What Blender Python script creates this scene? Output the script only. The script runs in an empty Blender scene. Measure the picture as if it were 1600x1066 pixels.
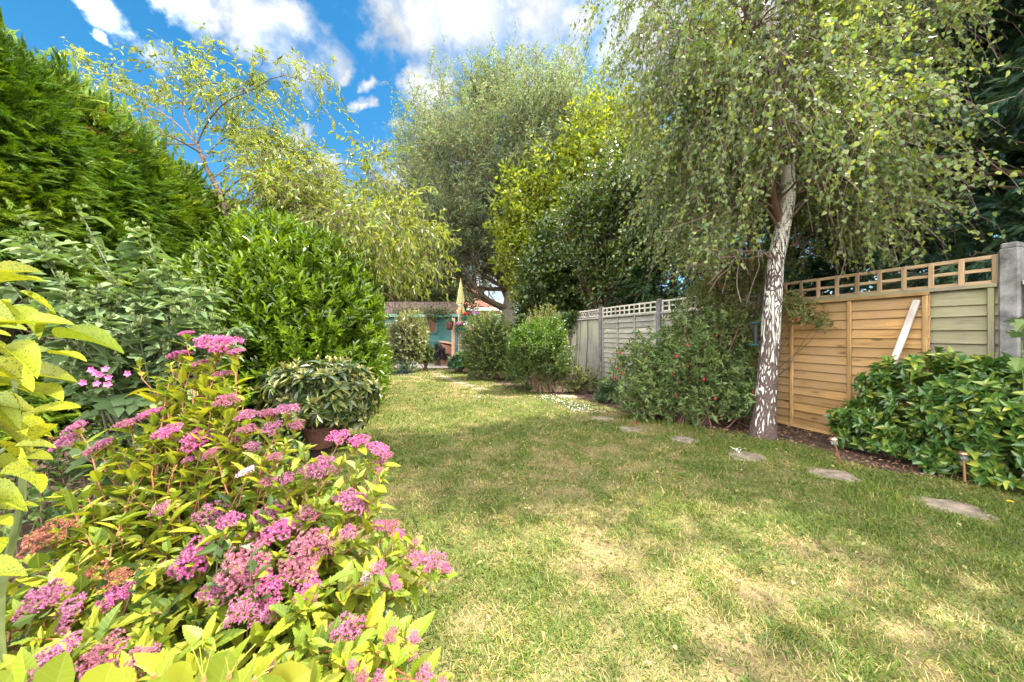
EXPO, SKYV, CLOUDV = 2.3, .5, 26.
import bpy, math, numpy as np
from mathutils import Vector
R = np.random.default_rng
F, H = 540.0, 1.22                       # focal length in photo pixels, eye height in metres
C = bpy.context.scene.collection
UP = np.array([0., 0., 1.])

def W(u, v, Y): return np.array([(u-800)/F*Y, Y, H-(v-523)/F*Y])
def G(u, v):
    Y = H*F/(v-523); return np.array([(u-800)/F*Y, Y, 0.])
def unit(a):
    a = np.asarray(a, float)
    return a/np.maximum(np.linalg.norm(a, axis=-1, keepdims=True), 1e-9)
def fence_at(Y, off=0., z=0.):           # a point of the fence line, off = metres towards the lawn
    d = unit(np.array([1., .33])); return np.array([5.2-.33*Y-off*d[0], Y-off*d[1], z])
FD = unit(np.array([-.33, 1., 0.]))      # along the fence, away from the camera
FN = unit(np.array([-1., -.33, 0.]))     # from the fence towards the lawn

# ------------------------------------------------------------------ objects
def tag(o, label=None, cat=None, group=None, kind=None):
    if label: o['label'] = label
    if cat: o['category'] = cat
    if group: o['group'] = group
    if kind: o['kind'] = kind
    return o
def thing(name, loc, label, cat, group=None):
    o = bpy.data.objects.new(name, None); C.objects.link(o)
    o.location = [float(x) for x in loc]; o.empty_display_size = .1
    return tag(o, label, cat, group)
def build(name, chunks, mats, parent=None, smooth=False, origin=None):
    """chunks: list of (V, Fc, A[, mat index]); one mesh object."""
    if not isinstance(mats, (list, tuple)): mats = [mats]
    vs, at, lo, st, mi = [], [], [], [], []
    nv = nl = 0
    for ch in chunks:
        V, Fc, A = ch[:3]; m = ch[3] if len(ch) > 3 else 0
        vs.append(V); at.append(A)
        k = Fc.shape[1]; n = Fc.shape[0]
        lo.append((Fc+nv).ravel()); st.append(nl+np.arange(n)*k); mi.append(np.full(n, m))
        nv += len(V); nl += n*k
    V = np.concatenate(vs).astype(np.float32); A = np.concatenate(at).astype(np.float32)
    L = np.concatenate(lo).astype(np.int32); S = np.concatenate(st).astype(np.int32); M = np.concatenate(mi).astype(np.int32)
    org = np.array(parent_world(parent) if parent is not None else (origin if origin is not None else (0, 0, 0)), np.float32)
    V = V-org
    me = bpy.data.meshes.new(name)
    me.vertices.add(len(V)); me.vertices.foreach_set('co', V.ravel())
    me.loops.add(len(L)); me.loops.foreach_set('vertex_index', L)
    me.polygons.add(len(S)); me.polygons.foreach_set('loop_start', S)
    me.polygons.foreach_set('material_index', M)
    me.polygons.foreach_set('use_smooth', np.full(len(S), bool(smooth)))
    a = me.attributes.new('luv', 'FLOAT_VECTOR', 'POINT'); a.data.foreach_set('vector', A.ravel())
    for m in mats: me.materials.append(m)
    me.update(calc_edges=True)
    o = bpy.data.objects.new(name, me); C.objects.link(o)
    if parent is not None: o.parent = parent
    else: o.location = [float(x) for x in org]
    return o
def parent_world(p):
    l = np.array(p.location)
    while p.parent is not None:
        p = p.parent; l = l+np.array(p.location)
    return l

# ------------------------------------------------------------------ shapes
def box(c, s, rot=0., rnd=.5, ax=None, bev=0.008):
    """box centred on c; ax = 3x3 rows of local axes (else rotation about z); chamfered edges; luv = (along longest, across, rnd)"""
    s = np.array(s, float)/2; b = min(bev, s.min()*.45)
    vs, idx = [], {}
    for i in range(3):
        for sg in (-1, 1):
            for (p, q) in ((-1, -1), (1, -1), (1, 1), (-1, 1)):
                v = np.zeros(3); j, k = (i+1) % 3, (i+2) % 3
                v[i] = sg*s[i]; v[j] = p*(s[j]-b); v[k] = q*(s[k]-b)
                idx[(i, sg, p, q)] = len(vs); vs.append(v)
    V = np.array(vs); fq, ft = [], []
    for i in range(3):
        for sg in (-1, 1):
            f = [idx[(i, sg, p, q)] for (p, q) in ((-1, -1), (1, -1), (1, 1), (-1, 1))]
            fq.append(f if sg > 0 else f[::-1])
    for i in range(3):
        j = (i+1) % 3                                 # edges between face i and face j, along axis k
        for si in (-1, 1):
            for sj in (-1, 1):
                a = [idx[(i, si, sj, q)] for q in (-1, 1)]       # on face i: p is axis j
                bb = [idx[(j, sj, q, si)] for q in (-1, 1)]      # on face j: p is axis k, q is axis i
                f = [a[0], a[1], bb[1], bb[0]]
                fq.append(f if si*sj > 0 else f[::-1])
    for sx in (-1, 1):
        for sy in (-1, 1):
            for sz in (-1, 1):
                f = [idx[(0, sx, sy, sz)], idx[(1, sy, sz, sx)], idx[(2, sz, sx, sy)]]
                ft.append(f if sx*sy*sz > 0 else f[::-1])
    o = np.argsort(-s); A = np.stack([V[:, o[0]], V[:, o[1]], np.full(len(V), rnd)], 1)
    if ax is None:
        cz, sn = math.cos(rot), math.sin(rot); ax = np.array([[cz, sn, 0], [-sn, cz, 0], [0, 0, 1]])
    V = V@np.array(ax)+np.array(c)
    return [(V, np.array(fq), A), (V, np.array(ft), A)]
FAX = np.stack([FD, FN, UP])             # local axes of the fence: along, towards lawn, up
def beam(p, q, w, h, rnd=.5, up=UP, bev=.006):
    p, q = np.array(p, float), np.array(q, float); d = unit(q-p)
    sd = unit(np.cross(up, d)); u2 = np.cross(d, sd)
    return box((p+q)/2, (np.linalg.norm(q-p), w, h), ax=np.stack([d, sd, u2]), rnd=rnd, bev=bev)
def tubes(P, Rr, sides=4, rnd=None, cap=False):
    """P (n,k,3), Rr (n,k)"""
    P = np.asarray(P, float); Rr = np.asarray(Rr, float)
    if P.ndim == 2: P = P[None]
    Rr = np.broadcast_to(Rr, P.shape[:2])
    n, k, _ = P.shape
    T = np.gradient(P, axis=1); T = unit(T)
    ref = np.where(np.abs(T[:, :1, 2:3]) > .85, np.array([1., 0, 0]), UP)
    ref = np.broadcast_to(ref, T.shape)
    B = unit(np.cross(T, ref)); N = np.cross(B, T)
    an = np.arange(sides)/sides*2*np.pi
    V = P[:, :, None]+Rr[:, :, None, None]*(np.cos(an)[:, None]*B[:, :, None]+np.sin(an)[:, None]*N[:, :, None])
    V = V.reshape(-1, 3)
    i = np.arange(n)[:, None, None]*k*sides; j = np.arange(k-1)[None, :, None]*sides; s = np.arange(sides)[None, None]
    s2 = (s+1) % sides
    Fc = np.stack([i+j+s, i+j+s2, i+j+sides+s2, i+j+sides+s], -1).reshape(-1, 4)
    t = np.broadcast_to(np.arange(k)[None, :, None]/max(k-1, 1), (n, k, sides)).ravel()
    sc = np.broadcast_to(np.arange(sides)[None, None]/sides, (n, k, sides)).ravel()
    rr = np.broadcast_to((R(n).random(n) if rnd is None else np.full(n, rnd))[:, None, None], (n, k, sides)).ravel()
    A = np.stack([t, sc, rr], 1)
    out = [(V, Fc, A)]
    if cap:
        for e in (0, k-1):
            ring = (np.arange(n)[:, None]*k*sides+e*sides+np.arange(sides)[None])
            out.append((V, ring if e else ring[:, ::-1], A))
    return out
def lathe(prof, c, seg=16, ax=UP, rnd=.5):
    """profile [(r, z)] turned about the axis through c"""
    prof = np.array(prof, float); ax = unit(ax)
    b = unit(np.cross(ax, [0, 1, .01])); n = np.cross(b, ax)
    an = np.arange(seg)/seg*2*np.pi; k = len(prof)
    V = np.array(c)+prof[:, 1][:, None, None]*ax+prof[:, 0][:, None, None]*(np.cos(an)[None, :, None]*b+np.sin(an)[None, :, None]*n)
    V = V.reshape(-1, 3); j = np.arange(k-1)[:, None]*seg; s = np.arange(seg)[None]; s2 = (s+1) % seg
    Fc = np.stack([j+s, j+seg+s, j+seg+s2, j+s2], -1).reshape(-1, 4)
    A = np.stack([np.repeat(prof[:, 1], seg), np.tile(an, k), np.full(k*seg, rnd)], 1)
    return [(V, Fc, A)]

# ------------------------------------------------------------------ leaves
def tpl(st, w, fold=.25, bend=-.15, serr=0.):
    """leaf outline: stations st, half widths w (0..1); three points across; returns verts (t, s, z) and tris"""
    v, rows = [], []
    for i, (t, ww) in enumerate(zip(st, w)):
        z = bend*t*t
        if ww < 1e-3: rows.append([len(v)]); v.append((t, 0, z))
        else:
            e = ww*(1-serr*(i % 2)); rows.append([len(v), len(v)+1, len(v)+2])
            v += [(t, -e, z+fold*e*.5), (t, 0, z), (t, e, z+fold*e*.5)]
    f = []
    for a, b in zip(rows[:-1], rows[1:]):
        if len(a) == 1 and len(b) == 3: f += [(a[0], b[1], b[0]), (a[0], b[2], b[1])]
        elif len(a) == 3 and len(b) == 1: f += [(a[0], a[1], b[0]), (a[1], a[2], b[0])]
        elif len(a) == 3 and len(b) == 3:
            f += [(a[0], a[1], b[1]), (a[0], b[1], b[0]), (a[1], a[2], b[2]), (a[1], b[2], b[1])]
    return np.array(v, float), np.array(f)
T_DIA = (np.array([(0, 0, 0), (.42, -1, .22), (1, 0, -.1), (.42, 1, .22)], float), np.array([(0, 2, 1), (0, 3, 2)]))
T_OVA = (np.array([(0, 0, 0), (.22, -.85, .15), (.5, -.8, .12), (1, 0, -.15), (.5, .8, .12), (.22, .85, .15), (.4, 0, 0)], float),
         np.array([(0, 6, 1), (1, 6, 2), (2, 6, 3), (3, 6, 4), (4, 6, 5), (5, 6, 0)]))
T_MID = tpl([0, .3, .7, 1], [0, 1, .72, 0], .45, -.25)
T_LAN = tpl([0, .25, .6, .85, 1], [0, .8, 1, .55, 0], .4, -.12)
T_HI = tpl([0, .04, .14, .28, .45, .62, .78, .9, 1], [.04, .25, .66, .95, 1, .84, .55, .28, 0], .4, -.3)
_st = np.linspace(.03, .97, 19)
T_SER = tpl([0]+list(_st)+[1], [.04]+list(np.clip(np.sin(np.pi*_st**.8)**.8, .06, 1))+[0], .42, -.28, .16)
T_AUC = tpl([0]+list(_st)+[1], [.05]+list(np.clip(np.sin(np.pi*_st**.75)**.75, .06, 1))+[0], .3, -.2, .07)
def _lobed():
    pts = [(0, 0), (.02, -.45), (.15, -.95), (.3, -.8), (.36, -.58), (.5, -1.), (.66, -.85), (.66, -.42), (.82, -.38), (1, 0)]
    out = pts+[(t, -s) for t, s in pts[-2:0:-1]]
    v = [(.3, 0, 0)]+[(t, s, .18*abs(s)-.25*t*t) for t, s in out]
    n = len(out); f = [(0, 1+(i+1) % n, 1+i) for i in range(n)]
    return np.array(v, float), np.array(f)
T_LOB = _lobed()
def _spray(n=6, seed=1):
    r = R(seed); v, f = [], []
    def tri(p, q, w):
        p, q = np.array(p, float), np.array(q, float); d = q-p; d /= np.linalg.norm(d); nn = np.array([-d[1], d[0]])*w
        b = len(v)
        for a in (p-nn, p+nn, q): v.append((a[0], a[1], -.25*a[0]**2+.06*r.normal()))
        f.append((b, b+1, b+2))
    tri((0, 0), (1, 0), .05)
    for i in range(n):
        t = .12+.7*i/(n-1); ln = .62*(1-t*.62)
        for s in (-1, 1):
            q = (t+ln*.72, s*ln*(.78+.2*r.random())); tri((t, 0), q, .055)
            m = (t+(q[0]-t)*.45, q[1]*.45); tri(m, (m[0]+ln*.5, m[1]+s*ln*.08), .05)
    return np.array(v), np.array(f)
T_SPR = _spray()
T_SPN = _spray(4, 2)
def leaves(P, D, N, L, Wd, T, seed=0, droop=1., rnd=None):
    P = np.asarray(P, float).reshape(-1, 3); n = len(P); v, f = T; k = len(v)
    D = unit(np.asarray(D, float).reshape(-1, 3)); N = np.asarray(N, float).reshape(-1, 3)
    B = unit(np.cross(D, N)); N = np.cross(B, D)
    L = np.broadcast_to(np.asarray(L, float), (n,)); Wd = np.broadcast_to(np.asarray(Wd, float), (n,))*.5
    dr = np.broadcast_to(np.asarray(droop, float), (n,))
    V = P[:, None]+D[:, None]*(v[:, 0][None, :, None]*L[:, None, None])+B[:, None]*(v[:, 1][None, :, None]*Wd[:, None, None]) \
        + N[:, None]*((v[:, 2][None]*dr[:, None]*L[:, None]*.6)[..., None])
    Fc = (f[None]+np.arange(n)[:, None, None]*k).reshape(-1, f.shape[1])
    r = R(seed+7).random(n) if rnd is None else rnd
    A = np.stack([np.tile(v[:, 0], n), np.tile(v[:, 1], n), np.repeat(r, k)], 1)
    return (V.reshape(-1, 3), Fc, A)
def rdir(rng, n): return unit(rng.normal(size=(n, 3)))
def lump(d, rng, m=9, k=(2, 6)):
    d = np.asarray(d); o = np.zeros(d.shape[:-1])
    for _ in range(m):
        q = unit(rng.normal(size=3))*rng.uniform(*k); o += np.sin(d@q+rng.uniform(0, 6.28))
    return o/m**.5
def shoots(tip, S, sl, m, L, Wd, T, rng, ang=1.0, t0=0., droop=1., lvar=.3, tipscale=.7, whorl=False, rolls=2.4):
    """m leaves up each shoot ending at tip with direction S; returns leaf chunk and stem curves"""
    n = len(tip); S = unit(S)
    e1 = unit(np.cross(S, rng.normal(size=(n, 3)))); e2 = np.cross(S, e1)
    j = np.arange(m)
    t = (t0+(1-t0)*(j+.5)/m)[None] if not whorl else np.full((1, m), .97)+0*j[None]
    ph = j[None]*rolls+rng.uniform(0, 6.28, (n, 1)) if not whorl else j[None]*6.283/m+rng.uniform(0, 6.28, (n, 1))
    ph = ph+rng.normal(0, .25, (n, m))
    rad = np.cos(ph)[..., None]*e1[:, None]+np.sin(ph)[..., None]*e2[:, None]
    a = ang*(1-.35*t)*rng.uniform(.75, 1.25, (n, m)) if not whorl else ang*rng.uniform(.7, 1.25, (n, m))
    D = np.cos(a)[..., None]*S[:, None]+np.sin(a)[..., None]*rad
    Nn = S[:, None]-D*np.sum(S[:, None]*D, -1, keepdims=True)+rng.normal(0, .12, (n, m, 3))
    P = tip[:, None]-S[:, None]*(np.broadcast_to(sl, (n,))[:, None, None]*(1-t)[..., None])
    l = L*rng.uniform(1-lvar, 1+lvar, (n, m))*(1-(1-tipscale)*t)
    return leaves(P, D, Nn, l.ravel(), (l*Wd/L).ravel(), T, int(rng.integers(1e6)), droop)
def shell(c, r, n, rng, lo=.6, hi=1., lam=.12, zmin=.03, down=-.35, lk=(2, 6)):
    d = rdir(rng, n*3); d = d[d[:, 2] > down][:n]; n = len(d)
    f = (1+lam*lump(d, rng, 9, lk))*rng.uniform(lo**2, hi**2, n)**.5
    P = np.array(c)+skirt(d)*np.array(r)*f[:, None]
    o = unit(d/np.array(r)); k = P[:, 2] > zmin
    return P[k], o[k]
def skirt(d, a=.7):
    """let the lower half of a dome keep its width down to the ground"""
    h = np.linalg.norm(d[:, :2], axis=1); k = np.where(d[:, 2] < 0, np.maximum(h, .25)**-a, 1.)
    return d*np.stack([k, k, np.ones_like(k)], 1)
def curve(p, q, sag, k=6, rng=None, wob=0.):
    p, q = np.atleast_2d(p), np.atleast_2d(q); t = np.linspace(0, 1, k)[None, :, None]
    P = p[:, None]*(1-t)+q[:, None]*t; s = np.broadcast_to(np.asarray(sag, float), (len(P),))
    P = P+UP*(s[:, None, None]*4*t*(1-t))
    if wob and rng is not None: P[:, 1:-1] += rng.normal(0, wob, P[:, 1:-1].shape)
    return P
def poly(P, k):                           # resample a polyline smoothly with k points
    P = np.asarray(P, float); t = np.linspace(0, len(P)-1, k); i = np.clip(t.astype(int), 0, len(P)-2); u = (t-i)[:, None]
    E = np.vstack([2*P[0]-P[1], P, 2*P[-1]-P[-2]]); a, b, c, d = E[i], E[i+1], E[i+2], E[i+3]
    return .5*(2*b+(c-a)*u+(2*a-5*b+4*c-d)*u**2+(3*b-a-3*c+d)*u**3)
def sprout(limbs, per, t0, t1, ln, rng, ang=.9, up=0., droop=0., k=5, taper=.5, wob=.03):
    """per children on each limb (n,k,3) -> (n*per,k,3)"""
    n, kk, _ = limbs.shape; t = rng.uniform(t0, t1, (n, per)); x = t*(kk-1); i = np.clip(x.astype(int), 0, kk-2); u = (x-i)[..., None]
    ar = np.arange(n)[:, None]; A0, A1 = limbs[ar, i], limbs[ar, i+1]; P0 = A0*(1-u)+A1*u; T = unit(A1-A0)
    rad = unit(np.cross(T, rng.normal(size=T.shape))); a = ang*rng.uniform(.6, 1.3, (n, per, 1))
    D = unit(np.cos(a)*T+np.sin(a)*rad+UP*up)
    l = ln*rng.uniform(.6, 1.25, (n, per))*(1-taper*t)
    s = np.linspace(0, 1, k)
    P = P0[:, :, None]+D[:, :, None]*(s[None, None, :, None]*l[:, :, None, None])-UP*(droop*(s**2)[None, None, :, None]*l[:, :, None, None])
    P[:, :, 1:] += rng.normal(0, wob, P[:, :, 1:].shape)*l[:, :, None, None]
    return P.reshape(-1, k, 3)
def on_twigs(tw, m, rng, t0=.15):
    """m points on each twig: positions and tangents"""
    n, k, _ = tw.shape; t = t0+(1-t0)*(np.arange(m)[None]+rng.random((n, m)))/m; x = t*(k-1); i = np.clip(x.astype(int), 0, k-2); u = (x-i)[..., None]
    ar = np.arange(n)[:, None]; a, b = tw[ar, i], tw[ar, i+1]
    return (a*(1-u)+b*u).reshape(-1, 3), unit(b-a).reshape(-1, 3)
def grid_noise(x, y, seed, sc):
    r = R(seed).random((64, 64)); X, Y = x/sc, y/sc; i, j = np.floor(X).astype(int), np.floor(Y).astype(int); u, v = X-i, Y-j
    u, v = u*u*(3-2*u), v*v*(3-2*v); g = lambda a, b: r[a % 64, b % 64]
    return (g(i, j)*(1-u)+g(i+1, j)*u)*(1-v)+(g(i, j+1)*(1-u)+g(i+1, j+1)*u)*v
def inside(x, y, P):
    P = np.asarray(P); o = np.zeros(x.shape, bool)
    for (x0, y0), (x1, y1) in zip(P, np.roll(P, -1, 0)):
        c = (y0 > y) != (y1 > y); o ^= c & (x < (x1-x0)*(y-y0)/(y1-y0+1e-12)+x0)
    return o

# ------------------------------------------------------------------ materials
def nt(name):
    m = bpy.data.materials.new(name); m.use_nodes = True; t = m.node_tree; t.nodes.clear()
    o = t.nodes.new('ShaderNodeOutputMaterial'); return m, t, o
def node(t, typ, **kw):
    n = t.nodes.new(typ)
    for k, v in kw.items():
        if k.startswith('_'): setattr(n, k[1:], v)
        else:
            s = n.inputs[int(k[1:])] if k[0] == 'i' and k[1:].isdigit() else n.inputs[k.replace('__', ' ')]
            if hasattr(v, 'bl_rna') and isinstance(v, bpy.types.NodeSocket): t.links.new(v, s)
            else: s.default_value = v
    return n
def ramp(t, fac, stops, interp='LINEAR'):
    n = t.nodes.new('ShaderNodeValToRGB'); t.links.new(fac, n.inputs[0]); e = n.color_ramp.elements; n.color_ramp.interpolation = interp
    while len(e) < len(stops): e.new(.5)
    for x, (p, c) in zip(e, stops):
        x.position = p; x.color = (*c, 1) if len(c) == 3 else c
    return n.outputs[0]
def luv(t):
    a = node(t, 'ShaderNodeAttribute', _attribute_name='luv'); s = node(t, 'ShaderNodeSeparateXYZ', Vector=a.outputs['Vector'])
    return s.outputs, a.outputs['Vector']
def mixc(t, f, a, b, mode='MIX'):
    n = t.nodes.new('ShaderNodeMix'); n.data_type = 'RGBA'; n.blend_type = mode
    for s, v in ((n.inputs[0], f), (n.inputs[6], a), (n.inputs[7], b)):
        if isinstance(v, bpy.types.NodeSocket): t.links.new(v, s)
        else: s.default_value = (*v, 1) if isinstance(v, (tuple, list)) and len(v) == 3 else v
    return n.outputs[2]
def math_(t, op, a, b=0., c=None):
    n = t.nodes.new('ShaderNodeMath'); n.operation = op
    for i, v in enumerate((a, b, c)):
        if v is None: continue
        if isinstance(v, bpy.types.NodeSocket): t.links.new(v, n.inputs[i])
        else: n.inputs[i].default_value = v
    return n.outputs[0]
def noise(t, vec, sc, det=4, rough=.6):
    n = node(t, 'ShaderNodeTexNoise', Scale=sc, Detail=det, Roughness=rough)
    if vec is not None: t.links.new(vec, n.inputs['Vector'])
    return n.outputs[0]
def leaf_mat(name, cols, trans=.38, rough=.42, spec=.4, tcol=(1.25, 1.2, .45), vein=None, speck=None, sheen=0.):
    """cols = colours picked per leaf; translucent part is a yellower copy"""
    m, t, o = nt(name); s, vec = luv(t); k = len(cols)
    c = ramp(t, s[2], [(i/(k-1) if k > 1 else 0, x) for i, x in enumerate(cols)])
    geo = node(t, 'ShaderNodeNewGeometry')
    g = noise(t, geo.outputs['Position'], 1.3, 2)
    c = mixc(t, 1., c, ramp(t, g, [(.3, (.72, .74, .75)), (.7, (1.2, 1.17, 1.05))]), 'MULTIPLY')
    if vein:
        a = math_(t, 'ABSOLUTE', s[1]); w = math_(t, 'SINE', math_(t, 'MULTIPLY', math_(t, 'SUBTRACT', s[0], math_(t, 'MULTIPLY', a, .22)), 48.))
        f = math_(t, 'MAXIMUM', math_(t, 'LESS_THAN', a, .05), math_(t, 'MULTIPLY', math_(t, 'GREATER_THAN', w, .8), .45))
        c = mixc(t, math_(t, 'MULTIPLY', f, vein[3]), c, vein[:3])
    if speck:
        v1 = node(t, 'ShaderNodeTexVoronoi', Scale=speck[3], Vector=geo.outputs['Position'])
        v2 = noise(t, geo.outputs['Position'], speck[3]*.55, 3, .7)
        f = math_(t, 'GREATER_THAN', math_(t, 'ADD', v1.outputs['Distance'], math_(t, 'MULTIPLY', math_(t, 'SUBTRACT', v2, .5), 1.8)), speck[4])
        c = mixc(t, f, c, speck[:3])
    b = node(t, 'ShaderNodeBsdfPrincipled', Base__Color=c, Roughness=rough); b.inputs['Specular IOR Level'].default_value = spec
    tr = node(t, 'ShaderNodeBsdfTranslucent', Color=mixc(t, 1., c, tcol, 'MULTIPLY'))
    mx = node(t, 'ShaderNodeMixShader', i0=trans, i1=b.outputs[0], i2=tr.outputs[0])
    t.links.new(mx.outputs[0], o.inputs[0]); return m
def plain(name, c, rough=.6, spec=.4, metal=0., var=.15, sc=12., bump=0., bsc=60.):
    m, t, o = nt(name); geo = node(t, 'ShaderNodeNewGeometry'); g = noise(t, geo.outputs['Position'], sc, 5)
    col = mixc(t, 1., c, ramp(t, g, [(.25, (1-var*2,)*3), (.75, (1+var*1.4,)*3)]), 'MULTIPLY')
    b = node(t, 'ShaderNodeBsdfPrincipled', Base__Color=col, Roughness=rough, Metallic=metal); b.inputs['Specular IOR Level'].default_value = spec
    if bump:
        bp = node(t, 'ShaderNodeBump', Strength=bump, Distance=.01, Height=noise(t, geo.outputs['Position'], bsc, 4)); t.links.new(bp.outputs[0], b.inputs['Normal'])
    t.links.new(b.outputs[0], o.inputs[0]); return m
def wood(name, c1, c2, knot=None, stain=None, rough=.7, grain=1.):
    """luv = metres along, metres across, random per board"""
    m, t, o = nt(name); s, vec = luv(t)
    mp = node(t, 'ShaderNodeMapping', Vector=vec); mp.inputs['Scale'].default_value = (3., 38., 37.)
    g = noise(t, mp.outputs[0], 1.6, 6, .62)
    mpb = node(t, 'ShaderNodeMapping', Vector=vec); mpb.inputs['Scale'].default_value = (1.3, 9., 21.)
    c = mixc(t, 1., ramp(t, g, [(.3, c1), (.7, c2)]), ramp(t, noise(t, mpb.outputs[0], 1.7, 4, .6), [(.3, (.7, .7, .7)), (.7, (1.22, 1.2, 1.16))]), 'MULTIPLY')
    c = mixc(t, 1., c, ramp(t, s[2], [(0, (.7, .7, .7)), (1, (1.25, 1.22, 1.18))]), 'MULTIPLY')
    geo = node(t, 'ShaderNodeNewGeometry')
    if knot:
        mp2 = node(t, 'ShaderNodeMapping', Vector=vec); mp2.inputs['Scale'].default_value = (3.2, 8.5, 13.)
        v = node(t, 'ShaderNodeTexVoronoi', Scale=1., Vector=mp2.outputs[0])
        c = mixc(t, ramp(t, v.outputs['Distance'], [(.07, (1, 1, 1)), (.2, (0, 0, 0))]), c, knot)
    if stain:
        mp3 = node(t, 'ShaderNodeMapping', Vector=geo.outputs['Position']); mp3.inputs['Scale'].default_value = (1.5, 1.5, 1.1)
        g2 = noise(t, mp3.outputs[0], 1.6, 5, .6)
        c = mixc(t, ramp(t, g2, [(.42, (0, 0, 0)), (.64, (1, 1, 1))]), c, stain)
    b = node(t, 'ShaderNodeBsdfPrincipled', Base__Color=c, Roughness=rough); b.inputs['Specular IOR Level'].default_value = .25
    bp = node(t, 'ShaderNodeBump', Strength=.35*grain, Distance=.004, Height=g); t.links.new(bp.outputs[0], b.inputs['Normal'])
    t.links.new(b.outputs[0], o.inputs[0]); return m
BARK = plain('bark_brown', (.12, .085, .06), .85, .2, 0, .3, 9, .6, 40)
TWIG = plain('twig_brown', (.13, .09, .06), .8, .2, 0, .25, 20)
GREEN_STEM = plain('green_stem', (.12, .15, .05), .6, .3)
# ================================================================== camera, sky, sun
cam = bpy.data.objects.new('camera', bpy.data.cameras.new('camera')); C.objects.link(cam)
cam.location = (0, 0, H); cam.rotation_euler = (math.radians(90), 0, 0)
cam.data.sensor_width = 36; cam.data.lens = F/1600*36; cam.data.shift_y = -10/1600
cam.data.clip_start = .05; cam.data.clip_end = 2000
bpy.context.scene.camera = cam
SUN_AZ, SUN_EL = math.radians(80), math.radians(61)          # azimuth clockwise from +Y
sdir = np.array([math.sin(SUN_AZ)*math.cos(SUN_EL), math.cos(SUN_AZ)*math.cos(SUN_EL), math.sin(SUN_EL)])
sl = bpy.data.lights.new('sun', 'SUN'); sl.energy = 3.7; sl.angle = math.radians(.53); sl.color = (1, .94, .82)
so = bpy.data.objects.new('sun', sl); C.objects.link(so); so.rotation_euler = Vector(sdir).to_track_quat('Z', 'Y').to_euler()
so.location = (20, 10, 30)
sc = bpy.context.scene
sc.view_settings.view_transform = 'Standard'; sc.view_settings.look = 'None'; sc.view_settings.exposure = EXPO; sc.view_settings.gamma = 1
wd = bpy.data.worlds.new('World'); sc.world = wd; wd.use_nodes = True; t = wd.node_tree; t.nodes.clear()
wo = t.nodes.new('ShaderNodeOutputWorld'); bg = t.nodes.new('ShaderNodeBackground'); t.links.new(bg.outputs[0], wo.inputs[0])
bg.inputs['Strength'].default_value = .1
sky = t.nodes.new('ShaderNodeTexSky'); sky.sky_type = 'NISHITA'; sky.sun_disc = False
sky.sun_elevation = SUN_EL; sky.sun_rotation = SUN_AZ; sky.air_density = 1.; sky.dust_density = .4; sky.ozone_density = 2.5
hs = node(t, 'ShaderNodeHueSaturation', Hue=.487, Saturation=1.36, Value=SKYV, Color=sky.outputs[0])
tc = t.nodes.new('ShaderNodeTexCoord'); gen = tc.outputs['Generated']
n1 = node(t, 'ShaderNodeTexNoise', Scale=5.5, Detail=9., Roughness=.58, Vector=gen)
off = node(t, 'ShaderNodeVectorMath', _operation='SUBTRACT', i0=n1.outputs['Color'], i1=(.5, .5, .5))
off2 = node(t, 'ShaderNodeVectorMath', _operation='SCALE', i0=off.outputs[0]); off2.inputs['Scale'].default_value = .3
wv = node(t, 'ShaderNodeVectorMath', _operation='ADD', i0=gen, i1=off2.outputs[0]).outputs[0]
# cumulus, each a direction in the sky and an angular size (the photo's own clouds)
PUFF = [(185, 18, 44), (215, 48, 44), (248, 72, 34), (205, 90, 16), (300, 86, 22), (330, 5, 50), (385, 30, 66), (430, 55, 64), (470, 40, 52), (455, 85, 44),
        (440, 112, 30), (500, 62, 26), (590, 12, 66), (660, 5, 90), (740, 25, 100), (830, 15, 95), (905, 40, 60), (655, 110, 50), (690, 118, 44), (625, 95, 32), (660, 150, 36),
        (556, 100, 20), (549, 152, 22), (566, 160, 18), (468, 238, 34), (600, 245, 30), (628, 205, 24), (640, 275, 55), (520, 300, 40), (700, 330, 90), (760, 420, 110), (880, 120, 60), (1000, 60, 90), (1150, 40, 110)]
acc = None
for (u, v, r) in PUFF:
    d = np.array([(u-800)/F, 1., (523-v)/F]); ln = np.linalg.norm(d); d /= ln
    ds = node(t, 'ShaderNodeVectorMath', _operation='DISTANCE', i0=wv, i1=tuple(d)).outputs['Value']
    b = math_(t, 'MULTIPLY_ADD', ds, -1/(r*.86/F/ln), 1.)
    acc = b if acc is None else math_(t, 'SMOOTH_MAX', acc, b, .07)
# added cloud cover, unseen overhead and behind the camera, as fill light
sep = node(t, 'ShaderNodeSeparateXYZ', Vector=gen)
back = node(t, 'ShaderNodeMapRange', Value=sep.outputs[1]); 
for i, x in enumerate((.45, .1, -2.2, .55)): back.inputs[i+1].default_value = x
n2 = node(t, 'ShaderNodeTexNoise', Scale=2.6, Detail=8., Roughness=.6, Vector=gen)
bk = math_(t, 'ADD', back.outputs[0], math_(t, 'MULTIPLY_ADD', n2.outputs[0], 2.6, -1.4))
low = node(t, 'ShaderNodeMapRange', Value=sep.outputs[2])
for i, x in enumerate((.02, .12, .4, -2.)): low.inputs[i+1].default_value = x
acc = math_(t, 'MAXIMUM', math_(t, 'MAXIMUM', acc, bk), low.outputs[0])
fine = node(t, 'ShaderNodeTexNoise', Scale=22., Detail=7., Roughness=.65, Vector=gen)
acc = math_(t, 'ADD', acc, math_(t, 'MULTIPLY_ADD', fine.outputs[0], .5, -.25))
mr = node(t, 'ShaderNodeMapRange', Value=acc); mr.interpolation_type = 'SMOOTHSTEP'
for i, x in enumerate((-.2, .85, 0., 1.)): mr.inputs[i+1].default_value = x
shade = node(t, 'ShaderNodeMapRange', Value=n1.outputs[0])
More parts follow.
